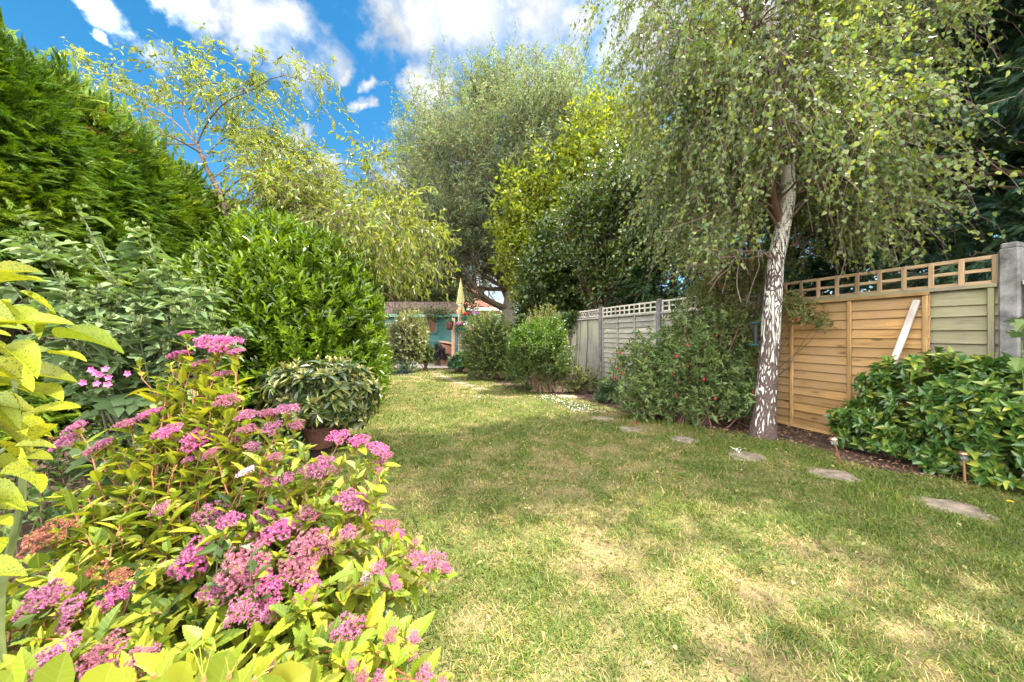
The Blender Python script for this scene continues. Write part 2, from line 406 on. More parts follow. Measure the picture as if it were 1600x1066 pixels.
for i, x in enumerate((.36, .62, .62, 1.1)): shade.inputs[i+1].default_value = x
ccol = node(t, 'ShaderNodeVectorMath', _operation='SCALE', i0=(.975, .99, 1.))
hi = node(t, 'ShaderNodeMapRange', Value=sep.outputs[1])          # unseen clouds overhead and behind are made brighter to fill the shade
for i, x in enumerate((.62, .3, 2.6, CLOUDV)): hi.inputs[i+1].default_value = x
t.links.new(math_(t, 'MULTIPLY', shade.outputs[0], hi.outputs[0]), ccol.inputs['Scale'])
t.links.new(mixc(t, mr.outputs[0], hs.outputs[0], ccol.outputs[0]), bg.inputs['Color'])

# ================================================================== ground
def struct(o): o['kind'] = 'structure'; return o
def dry(x, y):                             # 0 = green, 1 = straw
    d = .3*grid_noise(x, y, 3, .45)+.45*grid_noise(x+9, y, 4, .14)+.22*grid_noise(x+3, y+5, 6, .07)+.2*grid_noise(x, y+5, 5, 1.4)
    mid = np.clip(1-np.abs((x-.9)/(1.3+.28*y)), 0, 1)*np.clip((7-y)/4, 0, 1)
    return np.clip((d-.55)*1.5+.2+.24*mid, 0, 1)
lawn_px = [(1700, 795), (1600, 768), (1480, 750), (1400, 742), (1330, 726), (1270, 700), (1220, 690), (1150, 680), (1090, 668), (1030, 658), (965, 643), (930, 630), (870, 620), (800, 606), (745, 591), (715, 582), (690, 576), (655, 575), (612, 578)]
LAWN = [G(*p)[:2] for p in lawn_px]+[np.array(p) for p in ((-4.6, 11.), (-3.9, 8.5), (-3., 6.4), (-2.2, 4.8), (-1.8, 3.3), (-1.45, 2.4), (-1.0, 1.7), (-.75, 1.1), (-.6, .3), (-.6, -3), (6.5, -3), (5.4, 1.))]
LAWN = np.array(LAWN)
def soil_mat():
    m, t, o = nt('soil'); geo = node(t, 'ShaderNodeNewGeometry'); p = geo.outputs['Position']
    g = noise(t, p, 7, 8, .7); c = ramp(t, g, [(.3, (.035, .022, .016)), (.55, (.085, .055, .04)), (.75, (.16, .115, .085))])
    v = node(t, 'ShaderNodeTexVoronoi', Scale=45., Vector=p); c = mixc(t, ramp(t, v.outputs['Distance'], [(.1, (.5, .5, .5)), (.3, (0, 0, 0))]), c, (.17, .1, .06))
    b = node(t, 'ShaderNodeBsdfPrincipled', Base__Color=c, Roughness=.95); b.inputs['Specular IOR Level'].default_value = .1
    bp = node(t, 'ShaderNodeBump', Strength=.9, Distance=.02, Height=noise(t, p, 30, 6, .7)); t.links.new(bp.outputs[0], b.inputs['Normal'])
    t.links.new(b.outputs[0], o.inputs[0]); return m
def sheet(name, x0, x1, y0, y1, st, mat, z=0., poly_=None, amp=0., attr=None):
    xs, ys = np.arange(x0, x1+st/2, st), np.arange(y0, y1+st/2, st); X, Y = np.meshgrid(xs, ys); n, m = len(ys), len(xs)
    Z = z+amp*(grid_noise(X, Y, 8, 1.3)-.5)+amp*.5*(grid_noise(X, Y, 9, .3)-.5)
    A = np.stack([(attr(X, Y) if attr else 0*X).ravel(), X.ravel(), Y.ravel()], 1)
    V = np.stack([X.ravel(), Y.ravel(), Z.ravel()], 1); i = (np.arange(n-1)[:, None]*m+np.arange(m-1)[None]).ravel()
    Fc = np.stack([i, i+1, i+m+1, i+m], 1)
    if poly_ is not None:
        c = V[Fc].mean(1); Fc = Fc[inside(c[:, 0], c[:, 1], poly_)]
    return struct(build(name, [(V, Fc, A)], mat, smooth=True))
SOIL = soil_mat()
b4 = np.array([(-400, -400, -.03), (400, -400, -.03), (400, 400, -.03), (-400, 400, -.03)], float)
def field_mat():
    m, t, o = nt('far_turf'); geo = node(t, 'ShaderNodeNewGeometry')
    b = node(t, 'ShaderNodeBsdfPrincipled', Base__Color=ramp(t, noise(t, geo.outputs['Position'], .8, 6), [(.3, (.04, .055, .015)), (.7, (.11, .1, .04))]), Roughness=.95)
    t.links.new(b.outputs[0], o.inputs[0]); return m
struct(build('ground', [(b4, np.array([[0, 1, 2, 3]]), np.zeros((4, 3)))], field_mat()))
sheet('flower_bed_soil', -9, 6.6, -3, 16, .12, SOIL, z=-.004, amp=.03)
def thatch_mat():
    m, t, o = nt('lawn_thatch'); s, vec = luv(t); geo = node(t, 'ShaderNodeNewGeometry'); p = geo.outputs['Position']
    a = ramp(t, noise(t, p, 26, 6, .75), [(.3, (.06, .06, .02)), (.7, (.14, .135, .045))])
    d = ramp(t, noise(t, p, 34, 6, .75), [(.3, (.11, .08, .04)), (.7, (.24, .18, .09))])
    c = mixc(t, ramp(t, s[0], [(.2, (0, 0, 0)), (.75, (1, 1, 1))]), a, d)
    b = node(t, 'ShaderNodeBsdfPrincipled', Base__Color=c, Roughness=.95); b.inputs['Specular IOR Level'].default_value = .1
    bp = node(t, 'ShaderNodeBump', Strength=.8, Distance=.015, Height=noise(t, p, 60, 5, .7)); t.links.new(bp.outputs[0], b.inputs['Normal'])
    t.links.new(b.outputs[0], o.inputs[0]); return m
def zl(x, y): return .012+.02*(grid_noise(x, y, 8, 1.3)-.5)+.01*(grid_noise(x, y, 9, .3)-.5)
sheet('lawn', -5, 6.6, -3, 12.6, .05, thatch_mat(), z=.012, poly_=LAWN, amp=.02, attr=dry)

STONES = [(1487, 797, .36, .30), (1303, 746, .34, .27), (1168, 716, .33, .3), (1068, 689, .31, .27), (986, 673, .3, .26), (941, 655, .32, .26), (906, 642, .3, .24), (886, 621, .4, .3),
          (748, 608, .34, .25), (733, 603, .32, .25), (719, 599.5, .32, .26), (709, 596, .33, .26), (699, 592.5, .34, .27), (691, 589, .34, .28), (684, 585.5, .34, .28), (680, 582, .34, .3)]
# grass blades
def grass():
    r = R(11); out = []
    st = np.array([G(*s[:2])[:2] for s in STONES]); sw = np.array([max(s[2], s[3])*.46 for s in STONES])
    for (y0, y1, dens, wd_) in ((.25, 1.15, 5500, .0036), (1.15, 1.8, 16000, .0036), (1.8, 2.7, 11500, .0042), (2.7, 4, 6200, .0055), (4, 6, 2700, .0075), (6, 9, 1300, .011), (9, 12.5, 700, .016)):
        xa, xb = max(-5, -y1*1.6-.4), min(6.5, y1*1.6+.6); n = int((xb-xa)*(y1-y0)*dens)
        x, y = r.uniform(xa, xb, n), r.uniform(y0, y1, n); k = inside(x+r.normal(0, .04, n), y+r.normal(0, .04, n), LAWN)
        d2 = np.abs(x[:, None]-st[None, :, 0])+np.abs(y[:, None]-st[None, :, 1])*1.1
        k &= ~((d2 < sw[None]*(.9+.45*r.random((n, 1)))).any(1))
        x, y = x[k], y[k]; n = len(x); D = dry(x, y)
        tuft = grid_noise(x, y, 21, .16); kk = r.random(n) < np.clip(1.15-.55*D+.3*(tuft-.5), .25, 1); x, y, D, tuft = x[kk], y[kk], D[kk], tuft[kk]; n = len(x)
        dr = (D+r.normal(0, .3, n)) > .48
        hgt = np.where(dr, r.uniform(.02, .05, n), r.uniform(.02, .052, n))*(.6+.8*tuft)*(1+.3*(y1 > 5))
        ti = np.where(dr, r.uniform(.6, 1.45, n), r.uniform(.15, 1.15, n)); az = r.uniform(0, 6.283, n)
        dv = np.stack([np.cos(az)*np.sin(ti), np.sin(az)*np.sin(ti), np.cos(ti)], 1); side = np.stack([-np.sin(az), np.cos(az), 0*az], 1)*(wd_*r.uniform(.6, 1.3, n))[:, None]*.5
        P = np.stack([x, y, zl(x, y)], 1)-np.array([0, 0, .004]); bend = np.stack([np.cos(az), np.sin(az), 0*az-.6], 1)*(hgt*r.uniform(.1, .5, n))[:, None]
        m1 = P+dv*(hgt*.55)[:, None]+bend*.25; tp = P+dv*hgt[:, None]+bend; tp[:, 2] = np.maximum(tp[:, 2], P[:, 2]+.006)
        V = np.stack([P-side, P+side, m1-side*.8, m1+side*.8, tp], 1).reshape(-1, 3)
        i = np.arange(n)[:, None]*5
        tri = np.stack([i+0, i+1, i+3, i+0, i+3, i+2, i+2, i+3, i+4], -1).reshape(-1, 3)
        col = np.where(dr, .62+.38*r.random(n), .5*r.random(n))
        A = np.stack([np.tile([0, 0, .5, .5, 1], n), np.zeros(5*n), np.repeat(col, 5)], 1)
        out.append((V, tri, A))
    n = 5200; x, y = r.uniform(-3.5, 5, n), r.uniform(1., 6, n); k = inside(x, y, LAWN) & (grid_noise(x, y, 51, .5) > .55); x, y = x[k], y[k]; n = len(x)
    P = np.repeat(np.stack([x, y, zl(x, y)+r.uniform(.012, .035, n)], 1), 3, 0); a = np.tile([0, 2.09, 4.19], n)+np.repeat(r.uniform(0, 6.28, n), 3)    # clover
    out.append(leaves(P, np.stack([np.cos(a), np.sin(a), .2+0*a], 1), UP+r.normal(0, .25, (3*n, 3)), .013, .013, T_OVA, 9, 1., np.repeat(r.uniform(.05, .3, n), 3)))
    n = 900; x, y = r.uniform(-3, 5, n), r.uniform(1., 7, n); k = inside(x, y, LAWN); x, y = x[k], y[k]; n = len(x)                                        # fallen birch leaves
    out.append(leaves(np.stack([x, y, zl(x, y)+r.uniform(.01, .03, n)], 1), rdir(r, n)*[1, 1, .3], UP+r.normal(0, .4, (n, 3)), r.uniform(.015, .035, n), r.uniform(.012, .024, n), T_OVA, 10, 1., r.uniform(.6, 1., n)))
    g = build('grass', out, leaf_mat('grass_blade', [(.045, .088, .014), (.08, .135, .018), (.14, .175, .024), (.21, .185, .048), (.3, .24, .085), (.41, .325, .155)], .3, .5, .25, (1.2, 1.15, .6)))
    return tag(g, 'short patchy green and straw dry lawn grass', 'grass', kind='stuff')
grass()
# paving in front of the shed
sheet('path', -5.5, -1.6, 12.5, 14.6, .2, plain('gravel_paving', (.3, .24, .19), .9, .2, 0, .25, 25, .6, 80), z=.012, amp=.01)

STONE = plain('sandstone', (.22, .17, .125), .9, .2, 0, .35, 14, .5, 50)
names = ['nearest stepping stone, broad and half grown over, below the copper light', 'second nearest stepping stone, level with the left end of the glossy bush', 'pale diamond stepping stone in front of the birch trunk', 'stepping stone left of the birch at the fuchsia edge',
         'worn stepping stone below the middle of the fuchsia', 'light stepping stone beside the left skirt of the fuchsia', 'small stepping stone at the white alyssum flowers', 'flat slab on the soil under the yellowish low shrub',
         'first small slab of the far row, furthest from the shed', 'second slab of the far row, counting towards the shed', 'third slab of the far row, counting towards the shed', 'fourth slab of the far row, counting towards the shed',
         'fifth slab of the far row, counting towards the shed', 'sixth slab of the far row, counting towards the shed', 'seventh slab of the far row, next to last before the paving', 'last slab of the far row, touching the shed paving']
def stone(i, u, v, w, d):
    r = R(100+i); c = G(u, v); n = 14; an = np.arange(n)/n*6.283
    rr = 1/np.maximum(np.abs(np.cos(an)), np.abs(np.sin(an)))**.75*(1+r.normal(0, .05, n)); ro = -.35+r.normal(0, .12)
    x, y = np.cos(an)*rr*w/2, np.sin(an)*rr*d/2; X, Y = c[0]+x*math.cos(ro)-y*math.sin(ro), c[1]+x*math.sin(ro)+y*math.cos(ro)
    z0 = float(zl(np.array(c[0]), np.array(c[1])))
    top = np.stack([c[0]+(X-c[0])*.94, c[1]+(Y-c[1])*.94, z0+.006+r.normal(0, .002, n)], 1); mid = np.stack([X, Y, np.full(n, z0)], 1); bot = np.stack([X, Y, np.full(n, -.05)], 1)
    V = np.vstack([top, mid, bot, [[c[0], c[1], z0+.007]]]); s = np.arange(n); s2 = (s+1) % n
    q = np.vstack([np.stack([s+n, s2+n, s2, s], 1), np.stack([s+2*n, s2+2*n, s2+n, s+n], 1)]); tr = np.stack([s, s2, np.full(n, 3*n)], 1)
    A = np.full((len(V), 3), r.random())
    o = build('stepping_stone', [(V, q, A), (V, tr, A)], STONE, origin=(c[0], c[1], 0))
    tag(o, names[i], 'stepping stone', 'stepping stones across the lawn')
for i, s in enumerate(STONES): stone(i, s[0], s[1], s[2]*1., s[3]*.98)

# ================================================================== fence
PINE = wood('fresh_pine', (.26, .145, .05), (.42, .25, .1), (.11, .05, .022), (.3, .185, .09))
PINEB = wood('pine_batten', (.29, .17, .065), (.43, .27, .115), (.15, .08, .035))
OLDG = wood('green_weathered_board', (.17, .145, .1), (.27, .24, .17), (.1, .08, .05), (.2, .185, .095))
SILV = wood('silver_weathered_board', (.2, .18, .155), (.36, .33, .29), (.12, .1, .08), (.27, .25, .19))
CLOSE = wood('closeboard_grey', (.19, .175, .15), (.31, .285, .25), (.08, .07, .06), (.3, .28, .18))
PINK = wood('tan_weathered_board', (.3, .2, .13), (.42, .31, .22), (.15, .09, .06))
TREL = wood('trellis_slat', (.26, .17, .095), (.4, .28, .17))
TRELS = wood('silver_trellis_slat', (.36, .32, .27), (.52, .47, .4))
CONC = plain('concrete', (.16, .15, .14), .9, .2, 0, .34, 10, .6, 90)
PY = [.96+1.965*k for k in range(8)]       # post depths; the corner post in the photo is number 1
FENCE = thing('fence', fence_at(PY[3]), 'long weathered timber boundary fence with concrete posts and trellis tops along the right side', 'fence')
plab = {1: 'tall mottled concrete post with a chipped top', 4: 'slim pale grey concrete post'}
for k in range(1, 7):
    c = fence_at(PY[k]); hh = 2.0 if k == 1 else 1.93
    post = box(c+UP*(hh/2-.03), (.11, .13, hh-.04), ax=FAX, rnd=.3, bev=.012)+box(c+UP*(hh-.028), (.095, .115, .05), ax=FAX, rnd=.3, bev=.024)
    o = build('post', post, CONC, FENCE)
    if k in plab: o['label'] = plab[k]
def FP(Y, off, z): return fence_at(Y, off, z)
def span(Y0, Y1, off, z, w, h, rnd): return beam(FP(Y0, off, z), FP(Y1, off, z), w, h, rnd, bev=.003)
def lap_panel(Y0, Y1, off, z0, z1, mats, label, n=14, battens=(0, .33, .67, 1), seed=0, own=False):
    r = R(seed); c = FP((Y0+Y1)/2, off, 0)
    bo = []; hgt = (z1-z0)/n
    for i in range(n):                      # overlapping boards, each tilted
        z = z0+hgt*(i+.5); tw = r.normal(0, .006)
        a, b = FP(Y0, off, z+tw), FP(Y1, off, z-tw)
        d = unit(b-a); up = unit(UP+FN*-.2); sd = unit(np.cross(d, up)); u2 = np.cross(sd, d)
        bo += box((a+b)/2, (np.linalg.norm(b-a), .013, hgt+.02), ax=np.stack([d, sd, u2]), rnd=r.random(), bev=.002)
    # luv of a board starts at a different place so the grain never repeats
    bo = [(V, f, A+np.array([r.random()*0+V[0, 2]*7.3, V[0, 2]*3.1, 0])) for V, f, A in bo]
    if own:
        th = thing('pine_fence', c, label, 'fence panel'); build('boards', bo, mats[0], th)
    else:
        th = build('panel', bo, mats[0], FENCE); th['label'] = label
    for t in battens:
        Y = Y0+(Y1-Y0)*t; Y = min(max(Y, Y0+.02), Y1-.02)
        build('batten', beam(FP(Y, off+.028, z0-.02), FP(Y, off+.028, z1-.0), .038, .026, r.random(), up=FN), mats[1], th)
    build('top_rail', span(Y0, Y1, off+.024, z1+.02, .05, .035, r.random()), mats[1], th)
    build('bottom_rail', span(Y0, Y1, off+.026, z0-.0, .02, .04, r.random()), mats[1], th)
    return th
g1 = PY[1]+.07
lap_panel(PY[1]+.06, PY[2]-.06, 0, .06, 1.63, (OLDG, OLDG), 'old greenish weathered lap panel next to the tall concrete post', 13, (.02, .98), 1)
lap_panel(3.36, 5.1, .05, .05, 1.6, (PINE, PINEB), 'new golden pine fence panel standing behind the birch trunk', 15, (0, .335, .665, 1), 2, True)
lap_panel(PY[2]+.06, PY[3]-.06, 0, .06, 1.63, (SILV, SILV), 'silver grey lap panel mostly hidden behind the fuchsia', 13, (.02, .35, .67, .98), 3)
lap_panel(PY[3]+.06, PY[4]-.06, 0, .06, 1.63, (SILV, SILV), 'silver grey lap panel left of the fuchsia beside the closeboard panel', 13, (.02, .35, .67, .98), 4)
lap_panel(PY[0]+.06, PY[1]-.06, 0, .06, 1.63, (PINK, PINK), 'tan fence panel at the far right edge beyond the tall post', 13, (.02, .5, .98), 5)
def close_panel(Y0, Y1, label, seed):
    r = R(seed); bo = []; n = 15
    for i in range(n):
        y = Y0+(Y1-Y0)*(i+.5)/n; c = FP(y, .006*(i % 2)+.002, .84)
        b = box(c, (.145, .012, 1.56), ax=FAX, rnd=r.random(), bev=.003); bo += [(V, f, A+np.array([i*3.3, i*1.7, 0])) for V, f, A in b]
    th = build('panel', bo, CLOSE, FENCE); th['label'] = label
    build('top_rail', span(Y0, Y1, .02, 1.645, .07, .04, .6), SILV, th)
    build('bottom_rail', span(Y0, Y1, .0, .04, .02, .08, .4), CLOSE, th)
close_panel(PY[4]+.06, PY[5]-.06, 'grey vertical closeboard panel with a stained lower half', 6)
close_panel(PY[5]+.06, PY[6]-.06, 'grey closeboard panel in the gap behind the far dark shrub', 7)
def trellis(Y0, Y1, z0, z1, mat, label, nv=11, diag=False, off=0.):
    r = R(int(Y0*10)); sl_ = []
    if diag:
        hh = z1-z0; m = 20
        for i in range(-4, m+1):
            for sg in (-1, 1):
                a = Y0+(Y1-Y0)*i/m; b = a+hh*.72/1.053; ya, yb = max(a, Y0), min(b, Y1)
                if yb-ya < .03: continue
                za, zb = z0+hh*(ya-a)/(b-a), z0+hh*(yb-a)/(b-a)
                if sg < 0: za, zb = z0+z1-za, z0+z1-zb
                sl_ += beam(FP(ya, off+.006*sg, za), FP(yb, off+.006*sg, zb), .008, .018, r.random(), up=UP, bev=.002)
    else:
        for i in range(nv+1):
            y = Y0+.02+(Y1-Y0-.04)*i/nv; sl_ += beam(FP(y, off+.012, z0-.01), FP(y, off+.012, z1+.012), .036, .018, r.random(), up=FN, bev=.003)
        sl_ += span(Y0, Y1, off-.004, z0+.5*(z1-z0), .014, .03, r.random())
    th = build('trellis', sl_, mat, FENCE); th['label'] = label
    build('top_rail', span(Y0, Y1, off-.005, z1, .018, .034, .7), mat, th); build('bottom_rail', span(Y0, Y1, off-.005, z0, .018, .034, .4), mat, th)
trellis(PY[1]+.06, PY[2]-.06, 1.68, 1.9, TREL, 'brown square trellis strip nearest, above the golden pine panel', 10)
trellis(PY[2]+.06, PY[3]-.06, 1.68, 1.88, TRELS, 'pale square trellis strip above the top of the fuchsia', 11)
trellis(PY[3]+.06, PY[4]-.06, 1.68, 1.88, TRELS, 'pale square trellis strip beside the lattice strip', 11)
trellis(PY[4]+.06, PY[5]-.06, 1.7, 1.87, TRELS, 'cream diagonal lattice strip above the closeboard panel', diag=True)
trellis(PY[5]+.06, PY[6]-.06, 1.7, 1.87, TRELS, 'cream diagonal lattice strip at the shed end behind shrubs', diag=True)
# white weathered stake leaning on the new panel
WHT = wood('flaking_white_timber', (.42, .38, .36), (.62, .58, .56), None, (.3, .24, .2))
top = FP(3.43, .085, 1.56); bot = FP(3.72, .36, .02)
tag(build('stake', beam(bot, top, .05, .035, .5, up=FN), WHT, origin=bot), 'whitish weathered timber stake leaning on the pine panel', 'stake')

# ================================================================== shed, house and the far end
TEAL = wood('teal_painted_board', (.055, .14, .13), (.08, .18, .165), None, (.035, .11, .105), grain=.5)
TEALT = plain('teal_trim', (.16, .36, .34), .6, .3, 0, .1)
FELT = plain('roof_felt', (.16, .105, .09), .95, .15, 0, .3, 6, .7, 30)
BRN = plain('brown_shutter', (.17, .075, .05), .7, .3, 0, .2, 14)
DARK = plain('dark_metal', (.02, .022, .022), .5, .4, 0, .1)
YS = 15.4
def shed():
    x0, x1 = W(548, 0, YS)[0], W(716, 0, YS)[0]-.04; th = thing('shed', ((x0+x1)/2, YS+1.2, 0), 'teal painted garden shed with mossy felt roof and brown shutters', 'shed')
    r = R(5); bo = []; ez = 2.16
    for i in range(16):
        z = .1+i*.132; b = box(((x0+x1)/2, YS+r.normal(0, .002), z+.06), (x1-x0, .02, .14), rnd=r.random(), ax=np.stack([[1, 0, 0], unit(np.array([0, 1, .1])), unit(np.array([0, -.1, 1]))]), bev=.004)
        bo += [(V, f, A+np.array([i*2.1, i*1.3, 0])) for V, f, A in b]
    build('front_wall', bo, TEAL, th)
    V = np.array([(x1-.02, YS+.05, .05), (x1-.02, YS+2.5, .05), (x1-.02, YS+2.5, 2.16), (x1-.02, YS+1.25, 2.72), (x1-.02, YS+.05, 2.16)])
    V2 = np.array([(x0+.02, YS+.05, .05), (x0+.02, YS+2.5, .05), (x0+.02, YS+2.5, 2.16), (x0+.02, YS+1.25, 2.72), (x0+.02, YS+.05, 2.16)])
    for P, sg in ((V, -.04), (V2, .04)):
        Q = P+np.array([sg, 0, 0]); a = np.vstack([P, Q]); n = 5; s = np.arange(n); s2 = (s+1) % n; A = np.tile([0, 0, .5], (10, 1))+a*np.array([0, 1, 0])
        build('side_wall', [(a, np.array([s, s[::-1]+n]), A), (a, np.stack([s, s2, s2+n, s+n], 1), A)], TEAL, th)
    for sg, nm in ((1, 'roof'), (-1, 'roof')):
        p = np.array([(x0+x1)/2, YS+1.25+sg*-1.42, 2.1]); q = np.array([(x0+x1)/2, YS+1.25+sg*.012, 2.79]); d = unit(q-p)
        rf = build(nm, box((p+q)/2, (x1-x0+.3, np.linalg.norm(q-p), .035), ax=np.stack([[1, 0, 0], d, np.cross([1, 0, 0], d)]), bev=.01), FELT, th)
    build('fascia', box(((x0+x1)/2, YS-.2, 2.06), (x1-x0+.3, .03, .12)), TEALT, th)
    for u0, u1, v0, v1 in ((634, 646, 498, 520), (662.5, 682, 496, 519)):
        a, b = W(u0, v1, YS), W(u1, v0, YS); c = (a+b)/2; w, h = b[0]-a[0], b[2]-a[2]
        wn = build('window', box((c[0], YS-.025, c[2]), (w, .03, h)), BRN, th)
        fr = []
        for dx in (-1, 1): fr += box((c[0]+dx*(w/2+.03), YS-.035, c[2]), (.06, .05, h+.14))
        for dz in (-1, 1): fr += box((c[0], YS-.035, c[2]+dz*(h/2+.035)), (w-.002, .048, .068))
        build('frame', fr, TEAL, wn)
shed()
def vine(name, label, cat, pts, seed, n, mat, lf=.07, wd=.6, tplt=T_OVA, spread=.16, rad=.012, group=None, hang=.25):
    r = R(seed); pts = np.array(pts); b = pts[0].copy(); th = thing(name, b, label, cat, group)
    cs = []
    for _ in range(7):
        cs.append(poly(pts+r.normal(0, spread*.5, pts.shape), 18))
    cs = np.array(cs); build('stems', tubes(cs, np.full(cs.shape[:2], rad), 4), TWIG, th)
    P, T = on_twigs(cs, n//7, r, .0); P = P+r.normal(0, spread, P.shape)
    build('leaves', [leaves(P, unit(r.normal(size=P.shape)-UP*hang), unit(r.normal(size=P.shape)+UP-np.array([0, .6, 0])), lf*r.uniform(.6, 1.3, len(P)), lf*wd, tplt, seed)], mat, th)
IVY = leaf_mat('climber_leaf', [(.035, .07, .015), (.06, .11, .02), (.12, .17, .04)], .3)
vine('climbing_plant', 'straggly green creeper trailing over the shed roof and gutter', 'climber', [(-3.9, 15.05, 0.), (-3.85, 15., 1.1), (-3.7, 14.98, 2.), (-3.3, 15.1, 2.25), (-2.9, 15.12, 2.22), (-4.6, 15.3, 2.35)], 3, 900, IVY, .1, spread=.15)
vine('moss_mat', 'mossy green growth along the shed roof edge', 'moss', [(-5.2, 15.2, 2.22), (-4.8, 15.25, 2.25), (-4.4, 15.3, 2.27), (-3.7, 15.35, 2.3)], 4, 800, leaf_mat('moss', [(.07, .1, .03), (.14, .15, .05)], .2), .07, spread=.1, rad=.006)

# house beyond
TILE = plain('salmon_roof_tile', (.42, .2, .14), .85, .2, 0, .15, 3, .5, 20)
BRICK = plain('tan_brick', (.4, .22, .15), .9, .2, 0, .15, 8)
WPAINT = plain('white_paint', (.75, .74, .72), .5, .4, 0, .05)
def house():
    Y = 30.; xl, xr = W(640, 0, Y)[0], W(768, 0, Y)[0]; ez = W(0, 482, Y)[2]; pk = W(726, 436, Y)
    th = thing('brick_house', ((xl+xr)/2, Y+4, 0), 'distant bungalow with salmon tiled roof and white fascia behind the parasol', 'house')
    build('wall', box(((xl+xr)/2, Y+4.1, ez/2), (xr-xl-.5, 7.7, ez-.02), bev=.01), BRICK, th)
    o = .25; e = np.array([(xl-o, Y-.1, ez), (xr+o+.4, Y-.1, ez), (xr+o+.4, Y+8.3, ez), (xl-o, Y+8.3, ez)]); rg = np.array([(pk[0]-3.5, Y+4.1, pk[2]+.3), (pk[0]+.05, Y+4.1, pk[2]+.3)])
    V = np.vstack([e, rg]); A = np.tile([0, 0, .5], (6, 1))
    rf = build('roof', [(V, np.array([[0, 1, 5, 4], [2, 3, 4, 5]]), A), (V, np.array([[1, 2, 5], [3, 0, 4]]), A), (V, np.array([[0, 3, 2, 1]]), A)], TILE, th)
    crs = []                                # tile courses on the front slope
    for i in range(1, 22):
        t = i/22; a = e[0]*(1-t)+rg[0]*t; b = e[1]*(1-t)+rg[1]*t; crs += beam(a+np.array([0, -.02, .02]), b+np.array([0, -.02, .02]), .12, .03, .5, bev=.008)
    build('tile_courses', crs, TILE, rf)
    build('fascia', box(((xl+xr+.4)/2, Y-.16, ez-.09), (xr-xl+.9, .05, .24)), WPAINT, th)
    a, b = W(732, 494, Y), W(741, 485.5, Y); w = build('window', box(((a[0]+b[0])/2, Y+.22, 2.5), (.9, .06, 1.1)), WPAINT, th)
    build('pane', box(((a[0]+b[0])/2, Y+.185, 2.5), (.76, .02, .95)), plain('window_glass', (.05, .06, .07), .08, .6, 0, .05), w)
    build('downpipe', tubes(np.array([[xr-.15, Y+.15, .1], [xr-.15, Y+.15, ez]]), .05, 8), WPAINT, th)
house()

# closed parasol
def parasol():
    Y = 14.0; c = W(720, 0, Y); c[2] = 0; th = thing('parasol', c, 'closed yellow parasol with red flowers beside the shed', 'parasol')
    z0, z1 = W(0, 491, Y)[2], W(0, 438, Y)[2]
    m, t, o = nt('parasol_cloth'); geo = node(t, 'ShaderNodeNewGeometry'); v = node(t, 'ShaderNodeTexVoronoi', Scale=3.2, Vector=geo.outputs['Position'])
    sz = node(t, 'ShaderNodeSeparateXYZ', Vector=geo.outputs['Position'])
    lowm = node(t, 'ShaderNodeMapRange', Value=sz.outputs[2])
    for i, x in enumerate((z0+.5, z0+.8, .33, .0)): lowm.inputs[i+1].default_value = x
    f = math_(t, 'LESS_THAN', v.outputs['Distance'], lowm.outputs[0])
    c2 = mixc(t, f, (.5, .47, .2), (.42, .07, .05))
    b = node(t, 'ShaderNodeBsdfPrincipled', Base__Color=c2, Roughness=.8); tr = node(t, 'ShaderNodeBsdfTranslucent', Color=c2)
    t.links.new(node(t, 'ShaderNodeMixShader', i0=.35, i1=b.outputs[0], i2=tr.outputs[0]).outputs[0], o.inputs[0])
    seg = 48; prof = [(.02, z1), (.05, z1-.15), (.09, z1-.5), (.13, z1-.85), (.145, z0+.45), (.10, z0+.36), (.13, z0+.2), (.17, z0+.03), (.16, z0)]
    ch = lathe(prof[::-1], (c[0], c[1], 0), seg); V, f_, A = ch[0]; an = A[:, 1]
    k = 1+.28*np.sin(an*8+V[:, 2]*1.5)*np.clip((z1-V[:, 2])*2, 0, 1); V = np.array([c[0], c[1], 0])+(V-np.array([c[0], c[1], 0]))*np.stack([k, k, np.ones_like(k)], 1)
    build('canopy', [(V, f_, A)], m, th, smooth=True)
    build('tie', lathe([(.106, z0+.34), (.125, z0+.36), (.106, z0+.38)], (c[0], c[1], 0), 16), WPAINT, th)
    build('pole', tubes(np.array([[c[0], c[1], .06], [c[0], c[1], z1+.0]]), .019, 8), PINEB, th)
    build('finial', lathe([(0, z1-.02), (.03, z1+.02), (.025, z1+.06), (0, z1+.1)][::1], (c[0], c[1], 0), 10), PINEB, th)
    build('base', lathe([(.0, .1), (.05, .1), (.24, .07), (.26, .02), (.26, .012), (0, .012)][::-1], (c[0], c[1], 0), 20), DARK, th)
parasol()
POSTW = wood('brown_post', (.36, .21, .13), (.5, .33, .22), None)
def flower_blob(th, name, c, rx, mat, n=90, seed=0, s=.035):
    r = R(seed); P, o = shell(c, (rx, rx*.7, rx*.6), n, r, .5, 1., .1, zmin=-9)
    P = np.repeat(P, 5, 0); o = np.repeat(o, 5, 0); e1 = unit(np.cross(o, [.3, .2, 1])); e2 = np.cross(o, e1); a = np.tile(np.arange(5)/5*6.283, len(P)//5)[:, None]
    D = np.cos(a)*e1+np.sin(a)*e2+o*.3
    return build(name, [leaves(P, D, o, s, s*.9, T_OVA, seed)], mat, th)
RED = leaf_mat('red_petal', [(.5, .02, .03), (.6, .05, .05)], .25, .5, .2, (1, .7, .7))
PNK = leaf_mat('pink_petal', [(.6, .08, .28), (.68, .2, .42)], .25, .5, .2, (1, .7, .9))
PUR = leaf_mat('purple_petal', [(.38, .1, .4), (.52, .2, .5)], .25, .5, .2, (1, .7, 1))
WHI = leaf_mat('white_petal', [(.72, .7, .68), (.8, .78, .72)], .25, .5, .2, (1, 1, 1))
